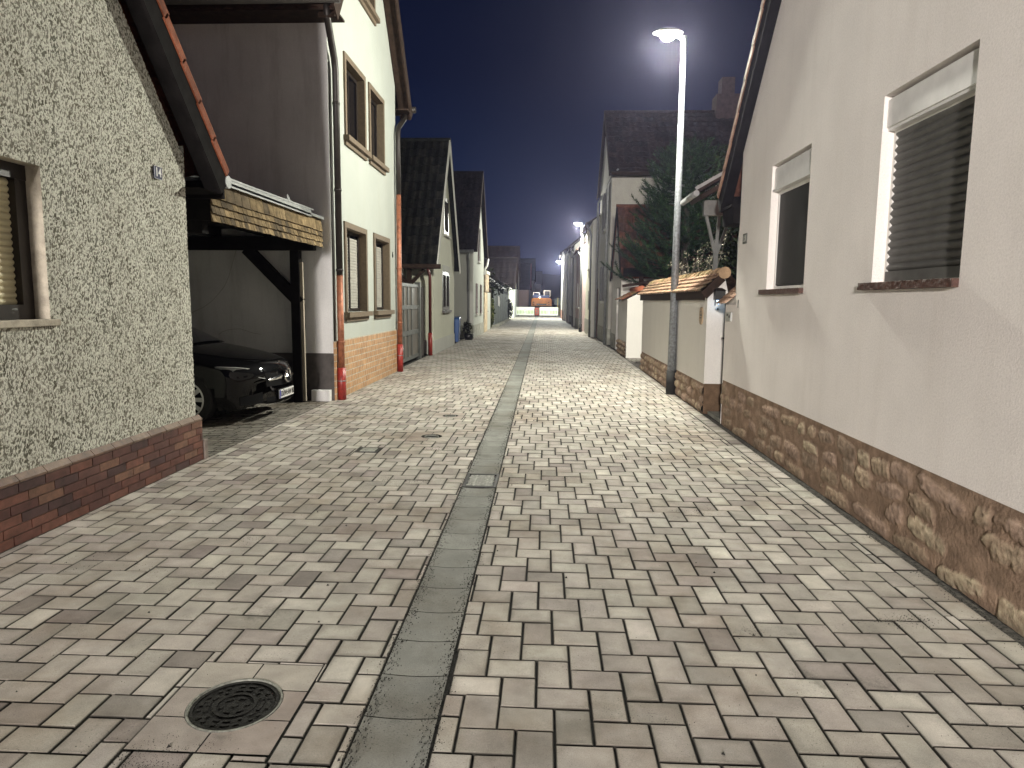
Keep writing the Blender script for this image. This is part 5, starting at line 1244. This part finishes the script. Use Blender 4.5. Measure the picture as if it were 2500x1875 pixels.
eaveson('grey two-storey house third from the second street lamp', 1.82, 44.7, 52, 5.2, 7.8, 6, M['pale2'], M['darktile'], [(46.5, 47.6, 1.3, 2.7), (49, 50, 3.6, 4.8)], (.6, M['darkplinth']))
eaveson('dusky house with a dark plinth before the wall-mounted lamp', 1.72, 52.2, 58.8, 5.6, 8.2, 6, M['farwall'], M['darktile'], [(55, 56, 1.3, 2.7)], (.5, M['pink']))
eaveson('white-lit house front carrying the wall-mounted lamp near the barrier', 1.55, 59, 70, 5.9, 8.4, 6, M['white2'], M['darktile'], [(64, 65, 3.2, 4.4)], (.8, plain('salmon_plinth', (.42, .20, .14), .8)))

# ================================================================ trees and plants right
rnd.seed(77)
TX, TY = 4.15, 21.0
t = thing('monkey_puzzle_tree', 'dark monkey puzzle tree with rope-like upturned branches behind the garden wall', 'tree', (TX, TY, 0))
b = B(); b.tube([(TX, TY, 0), (TX, TY, 2.5), (TX + .03, TY, 4.6), (TX + .05, TY, 6.2)], [.17, .14, .08, .02], 12); b.build('trunk', M['bark'], t)
b = B(); cz = 2.45
G1 = [(.018, .040, .018), (.011, .025, .014), (.032, .06, .022), (.006, .014, .009)]
nb = 0
while cz < 6.2:
    f = (cz - 2.45) / 3.75; L = 2.15 * (1 - f) ** .55 + .25; m = 8
    for k in range(m):
        a = 2 * PI * (k + rnd.random()) / m; Lr = L * rnd.uniform(.75, 1.1); pts = []
        dr = -.28 * (1 - f); upc = rnd.uniform(.25, .55)
        wob = rnd.uniform(-.35, .35)
        for s_ in range(9):
            q = s_ / 8; aa = a + wob * q * q
            pts.append(Vector((TX + math.cos(aa) * Lr * q, TY + math.sin(aa) * Lr * q, cz + dr * math.sin(q * PI * .7) * Lr * .6 + upc * q ** 2.6 * Lr)))
        twigs = [pts]
        for z in range(3):
            s0 = rnd.randint(3, 6); p0 = pts[s0]; dirn = (pts[s0 + 1] - pts[s0 - 1]).normalized(); side = dirn.cross(Vector((0, 0, 1))).normalized() * rnd.choice((-1, 1))
            l2 = Lr * rnd.uniform(.25, .45); twigs.append([p0 + (dirn * .75 + side * .55) * l2 * q + Vector((0, 0, .35 * l2 * q * q)) for q in (0, .25, .5, .75, 1)])
        for ps in twigs:
            for s_ in range(len(ps) - 1):
                p, q = ps[s_], ps[s_ + 1]; d = (q - p); nl = max(4, int(d.length / .012))
                dn = d.normalized(); r1 = dn.cross(Vector((0, .1, 1))).normalized(); r2_ = dn.cross(r1)
                for j in range(nl):
                    c = p + d * (j / nl); an = j * 2.4 + rnd.random(); out = r1 * math.cos(an) + r2_ * math.sin(an); side = dn.cross(out)
                    kc = rnd.choice(G1); jj = rnd.uniform(.6, 1.4); b.col = tuple(x * jj for x in kc)
                    ll = rnd.uniform(.085, .125); b.add([c - side * .014, c + side * .014, c + out * ll * .85 + dn * ll * .75], ((0, 1, 2),))
        nb += 1
    cz += .22 * (1 - .35 * f)
b.build('crown', M['leafd'], t)
t = thing('conifer_tree', 'dense black-green conifer in the dark behind the canopy and the white house', 'tree', (4.9, 17.5, 0))
b = B(); b.tube([(4.9, 17.5, 0), (4.9, 17.5, 4.8)], [.15, .03], 10); b.build('trunk', M['bark'], t)
b = B()
for k in range(60):
    zz = rnd.uniform(1.2, 5.2); rr = 1.45 * (1 - (zz - 1.2) / 5.0); a = rnd.random() * 6.28
    leaves(b, (4.9 + rr * .7 * math.cos(a), 17.5 + rr * .7 * math.sin(a), zz), (.55, .55, .28), 130, .06, [(.010, .016, .010), (.018, .024, .013)])
b.build('crown', M['leafd'], t)
t = thing('flowering_bush', 'pale flowering twigs above the tiled cap of the garden wall', 'bush', (3.0, 14.2, 0))
b = B()
tips = []
for k in range(17):
    p0 = Vector((3.1 + rnd.gauss(0, .12), 14.2 + rnd.gauss(0, .3), 1.6)); p1 = Vector((rnd.uniform(2.5, 3.5), 14.2 + rnd.uniform(-.8, .8), 0)); p1.z = 2.28 + (p1.x - 2.5) * .42 + rnd.gauss(0, .10)
    mid = (p0 + p1) / 2 + Vector((0, 0, .12)); b.tube([p0, mid, p1], [.012, .008, .004], 5); tips += [(mid + p1) / 2, p1, p1 + (p1 - mid) * .25]
b.tube([(3.1, 14.2, 0), (3.1, 14.2, 1.7)], [.05, .03], 8); b.build('twigs', M['bark'], t)
b = B()
for p in tips: leaves(b, p, (.11, .11, .06), 14, .016, [(.20, .18, .14), (.10, .10, .07), (.27, .24, .20)])
b.build('blossom', M['leafd'], t)

# ================================================================ street lamps
def lamp(x, y, hz, arm, label, r0=.082, r1=.042):
    t = thing('street_lamp', label, 'street lamp', (x, y, 0), 'street lamps on the right side of the lane')
    b = B(); b.tube([(x, y, .40), (x, y, 2.4), (x, y, hz - .28)], [r0 * .92, r0 * .75, r1], 20); b.build('pole', M['galv'], t)
    b = B(); b.tube([(x, y, 0), (x, y, .42)], [r0 + .006, r0 + .002], 20); b.build('base_sleeve', M['rubber'], t)
    b = B(); b.tube([(x, y, hz - .29), (x, y, hz - .04)], .048, 16); b.tube([(x, y, hz - .09), (x - arm * .45, y, hz - .04)], [.028, .022], 10); b.build('bracket', M['galv'], t)
    b = B(); b.smooth = True; cx = x - arm
    b.grid(lambda a, c: (cx + .25 * math.cos(2 * PI * a) * math.sin(c * PI / 2), y + .14 * math.sin(2 * PI * a) * math.sin(c * PI / 2), hz + .01 + .075 * math.cos(c * PI / 2)), 28, 6)
    hd = b.build('lamp_head', M['plastic_grey'], t)
    b = B(); b.smooth = True
    b.grid(lambda a, c: (cx + .14 * math.cos(2 * PI * a) * math.sin(c * PI / 2), y + .125 * math.sin(2 * PI * a) * math.sin(c * PI / 2), hz + .005 - .12 * math.cos(c * PI / 2)), 24, 6)
    b.build('lens', M['lens_lit'], hd)
    return cx
def plight(name, loc, power, col, r=.1, spot=None):
    l = bpy.data.lights.new(name, 'SPOT' if spot else 'POINT'); l.energy = power; l.color = col; l.shadow_soft_size = r
    if spot: l.spot_size = math.radians(spot); l.spot_blend = .6
    o = bpy.data.objects.new(name, l); COL.objects.link(o); o.location = loc; return o
c1 = lamp(2.25, 12.16, 6.08, .27, 'nearest tall galvanised street lamp, lit, with a black base sleeve by the garden wall')
c2 = lamp(1.88, 36.7, 5.66, .22, 'second lit street lamp, farther down the lane by the bright plain house')
t = thing('wall_lamp', 'third lit lamp, fixed high on the white house wall near the barrier', 'street lamp', (1.5, 64, 5.2))
b = B(); b.tube([(1.55, 64, 5.1), (1.25, 64, 5.25)], .03, 8); b.build('arm', M['galv'], t)
b = B(); b.smooth = True; b.grid(lambda a, c: (1.15 + .22 * math.cos(2 * PI * a) * math.sin(c * PI / 2), 64 + .16 * math.sin(2 * PI * a) * math.sin(c * PI / 2), 5.28 + .08 * math.cos(c * PI / 2)), 20, 5); hd = b.build('lamp_head', M['plastic_grey'], t)
b = B(); b.smooth = True; b.grid(lambda a, c: (1.15 + .16 * math.cos(2 * PI * a) * math.sin(c * PI / 2), 64 + .14 * math.sin(2 * PI * a) * math.sin(c * PI / 2), 5.27 - .12 * math.cos(c * PI / 2)), 20, 5); b.build('lens', M['lens_lit'], hd)

# ================================================================ barrier, excavator
def make_barrier():
    t = thing('site_barrier', 'white and lime road barrier, left half of the pair closing the lane', 'barrier', (0, 0, 0), 'plastic barriers across the lane')
    b = B(); frame(b, lambda u, v, w: (u, -w, v), -.99, .99, .10, .98, -.02, .02, .05); b.box(-.94, .94, -.018, .018, .62, .93); b.box(-.94, .94, -.018, .018, .15, .27); b.box(-.17, .17, -.018, .018, .27, .62)
    for i in range(5):
        for s_ in (-1, 1): x = s_ * (.26 + i * .155); b.box(x - .045, x + .045, -.018, .018, .27, .62)
    b.build('panel', M['barrier'], t, bevel=.006)
    for s_ in (-1, 1):
        b = B()
        for i in range(6): x = s_ * (.185 + i * .155); b.box(x - .028, x + .028, -.014, .014, .28, .61)
        b.build('lime_stripes', M['limegreen'], t)
    b = B()
    for z in (.36, .5, .72): b.box(-.14, .14, -.024, -.019, z, z + .025)
    b.build('marking', M['metalgate'], t)
    for s_ in (-.7, .7):
        b = B(); b.box(s_ - .07, s_ + .07, -.38, .38, 0, .10); b.build('foot', M['rubber'], t, bevel=.01)
    return t
bar = make_barrier(); bar.location = (-2.14, 73.2, 0)
b2 = copy_tree(bar, None, (.38, 73.0, 0)); b2['label'] = 'white and lime road barrier, right half of the pair closing the lane'
t = thing('warning_board', 'red-brown warning board between the two white barriers', 'sign', (-.88, 73, 0))
b = B(); b.box(-1.11, -.66, 72.90, 72.93, .12, .92); b.build('board', M['redsign'], t, bevel=.01)
b = B()
for z in (.3, .55): b.add([(-1.0, 72.895, z), (-.8, 72.895, z + .04), (-.76, 72.895, z + .15), (-.97, 72.895, z + .12)], ((0, 1, 2, 3),))
b.build('marking', M['ornament'], t)
b = B(); b.box(-1.1, -.67, 72.7, 73.15, 0, .11); b.build('foot', M['rubber'], t)

t = thing('excavator', 'orange excavator with a blue engine deck parked behind the barrier', 'excavator', (-.5, 91, 0))
b = B(); b.add([(-1.85, 89.5, .95), (.85, 89.5, .95), (.85, 89.5, 1.75), (.6, 89.5, 2.0), (-1.65, 89.5, 2.0), (-1.85, 89.5, 1.75), (-1.85, 93, .95), (.85, 93, .95), (.85, 93, 1.75), (.6, 93, 2.0), (-1.65, 93, 2.0), (-1.85, 93, 1.75)], ((0, 1, 2, 3, 4, 5), (0, 6, 7, 1), (1, 7, 8, 2), (2, 8, 9, 3), (3, 9, 10, 4), (4, 10, 11, 5), (5, 11, 6, 0))); bd = b.build('counterweight', M['orange'], t, bevel=.05)
b = B(); b.box(-1.15, .15, 89.46, 89.495, 1.12, 1.27)
for x in (-1.65, -1.62, .35): b.box(x, x + .2, 89.46, 89.495, 1.12, 1.2); b.box(x, x + .16, 89.46, 89.495, 1.42, 1.5)
b.build('grille', M['black'], bd)
b = B(); b.box(-1.7, .5, 90, 92.8, 2.0, 2.35); b.box(-1.5, -.7, 90.4, 92.5, 2.35, 2.75); b.build('engine_deck', M['bluepaint'], t, bevel=.05)
b = B()
for x0 in (-1.62, -.22): frame(b, lambda u, v, w: (u, 90.2 - w, v), x0, x0 + .85, 2.2, 3.0 if x0 > -1 else 2.75, -.05, .05, .07)
b.build('handrail', M['whitemetal'], t)
b = B(); b.box(-.25, .75, 92, 93.6, 2.05, 3.1); b.build('cab', M['glass'], t, bevel=.05)
for x in (-1.75, .3):
    b = B(); m = 16
    b.tube([(x, 89.8, .42), (x + .55, 89.8, .42)], .40, 16); b.tube([(x, 93.2, .42), (x + .55, 93.2, .42)], .40, 16); b.box(x, x + .55, 89.8, 93.2, .04, .82); b.build('track', M['rubber'], t)
b = B(); b.obox((-.6, 93.2, 1.3), (-.6, 97, 1.9), .35, .45); b.obox((-.6, 97, 1.9), (-.6, 98, .3), .3, .35); b.build('boom', M['orange'], t)
b = B(); b.tube([(-.72, 89.95, 2.12), (-.72, 89.9, 2.12)], .09, 10); b.build('work_light', M['led_small'], t)
t = thing('site_fence', 'pale construction fence with posts at the right end of the barrier', 'fence', (1.3, 80, 0))
for i, x in enumerate((1.38, 1.62, 1.95)):
    b = B(); b.box(x - .04, x + .04, 77 + i * 3, 77.08 + i * 3, 0, 2.0 - .1 * i); b.build('post', plain('yellow_post_%d' % i, (.5, .38, .12), .6), t)
b = B(); b.box(1.05, 1.95, 78.9, 78.95, 1.2, 1.9); b.build('panel', M['greenfence'], t)

# ================================================================ lights, sky, render settings
LC = (1.0, .98, .84)
plight('lamp_light', (c1, 12.16, 5.86), 2500, LC, .28)
plight('lamp_light', (c2, 36.7, 5.42), 2400, LC, .11)
plight('lamp_light', (1.15, 64, 5.05), 4000, (.95, 1.0, .92), .12)
plight('lamp_light', (-2.8, -14.0, 4.4), 14500, (1.0, .925, .865), .4)      # unseen lamp behind the camera, set left and low to fill the right wall
plight('site_light', (-.7, 89.0, 3.6), 250, (1.0, .86, .70), .15)
plight('lantern_light', (2.46, 9.90, 1.56), .12, (.45, .70, 1.0), .03)

hz = bpy.data.materials.new('night_haze'); hz.use_nodes = True; t = hz.node_tree; t.nodes.clear()
o_ = t.nodes.new('ShaderNodeOutputMaterial'); vv = t.nodes.new('ShaderNodeVolumePrincipled'); t.links.new(vv.outputs[0], o_.inputs['Volume'])
vv.inputs['Color'].default_value = (.62, .62, .95, 1); vv.inputs['Density'].default_value = .0006; vv.inputs['Anisotropy'].default_value = .82  # bluish volume added so the lamps get a halo
b = B(); b.box(-80, 110, -40, 520, -1.2, 24); tag(b.build('haze', hz), 'thin pale night haze added over the lane to give the lamps a halo', 'haze', kind='stuff')
W = bpy.data.worlds.new('World'); S.world = W; W.use_nodes = True; t = W.node_tree; t.nodes.clear()
out = t.nodes.new('ShaderNodeOutputWorld'); bg = t.nodes.new('ShaderNodeBackground'); t.links.new(bg.outputs[0], out.inputs[0])
tc = t.nodes.new('ShaderNodeTexCoord'); sp = t.nodes.new('ShaderNodeSeparateXYZ'); t.links.new(tc.outputs['Generated'], sp.inputs[0])
sky = ramp(t, sp.outputs[2], ((0.0, (.015, .018, .042)), (.07, (.009, .014, .042)), (.16, (.0035, .0085, .030)), (.30, (.0016, .0038, .0165)), (.6, (.0008, .0016, .007))))
t.links.new(sky, bg.inputs[0]); bg.inputs[1].default_value = 1.0

S.view_settings.view_transform = 'Standard'; S.view_settings.look = 'None'; S.view_settings.exposure = .5; S.view_settings.gamma = 1
S.render.engine = 'CYCLES'; S.cycles.use_denoising = True; S.cycles.max_bounces = 8; S.cycles.diffuse_bounces = 6; S.cycles.sample_clamp_indirect = 6
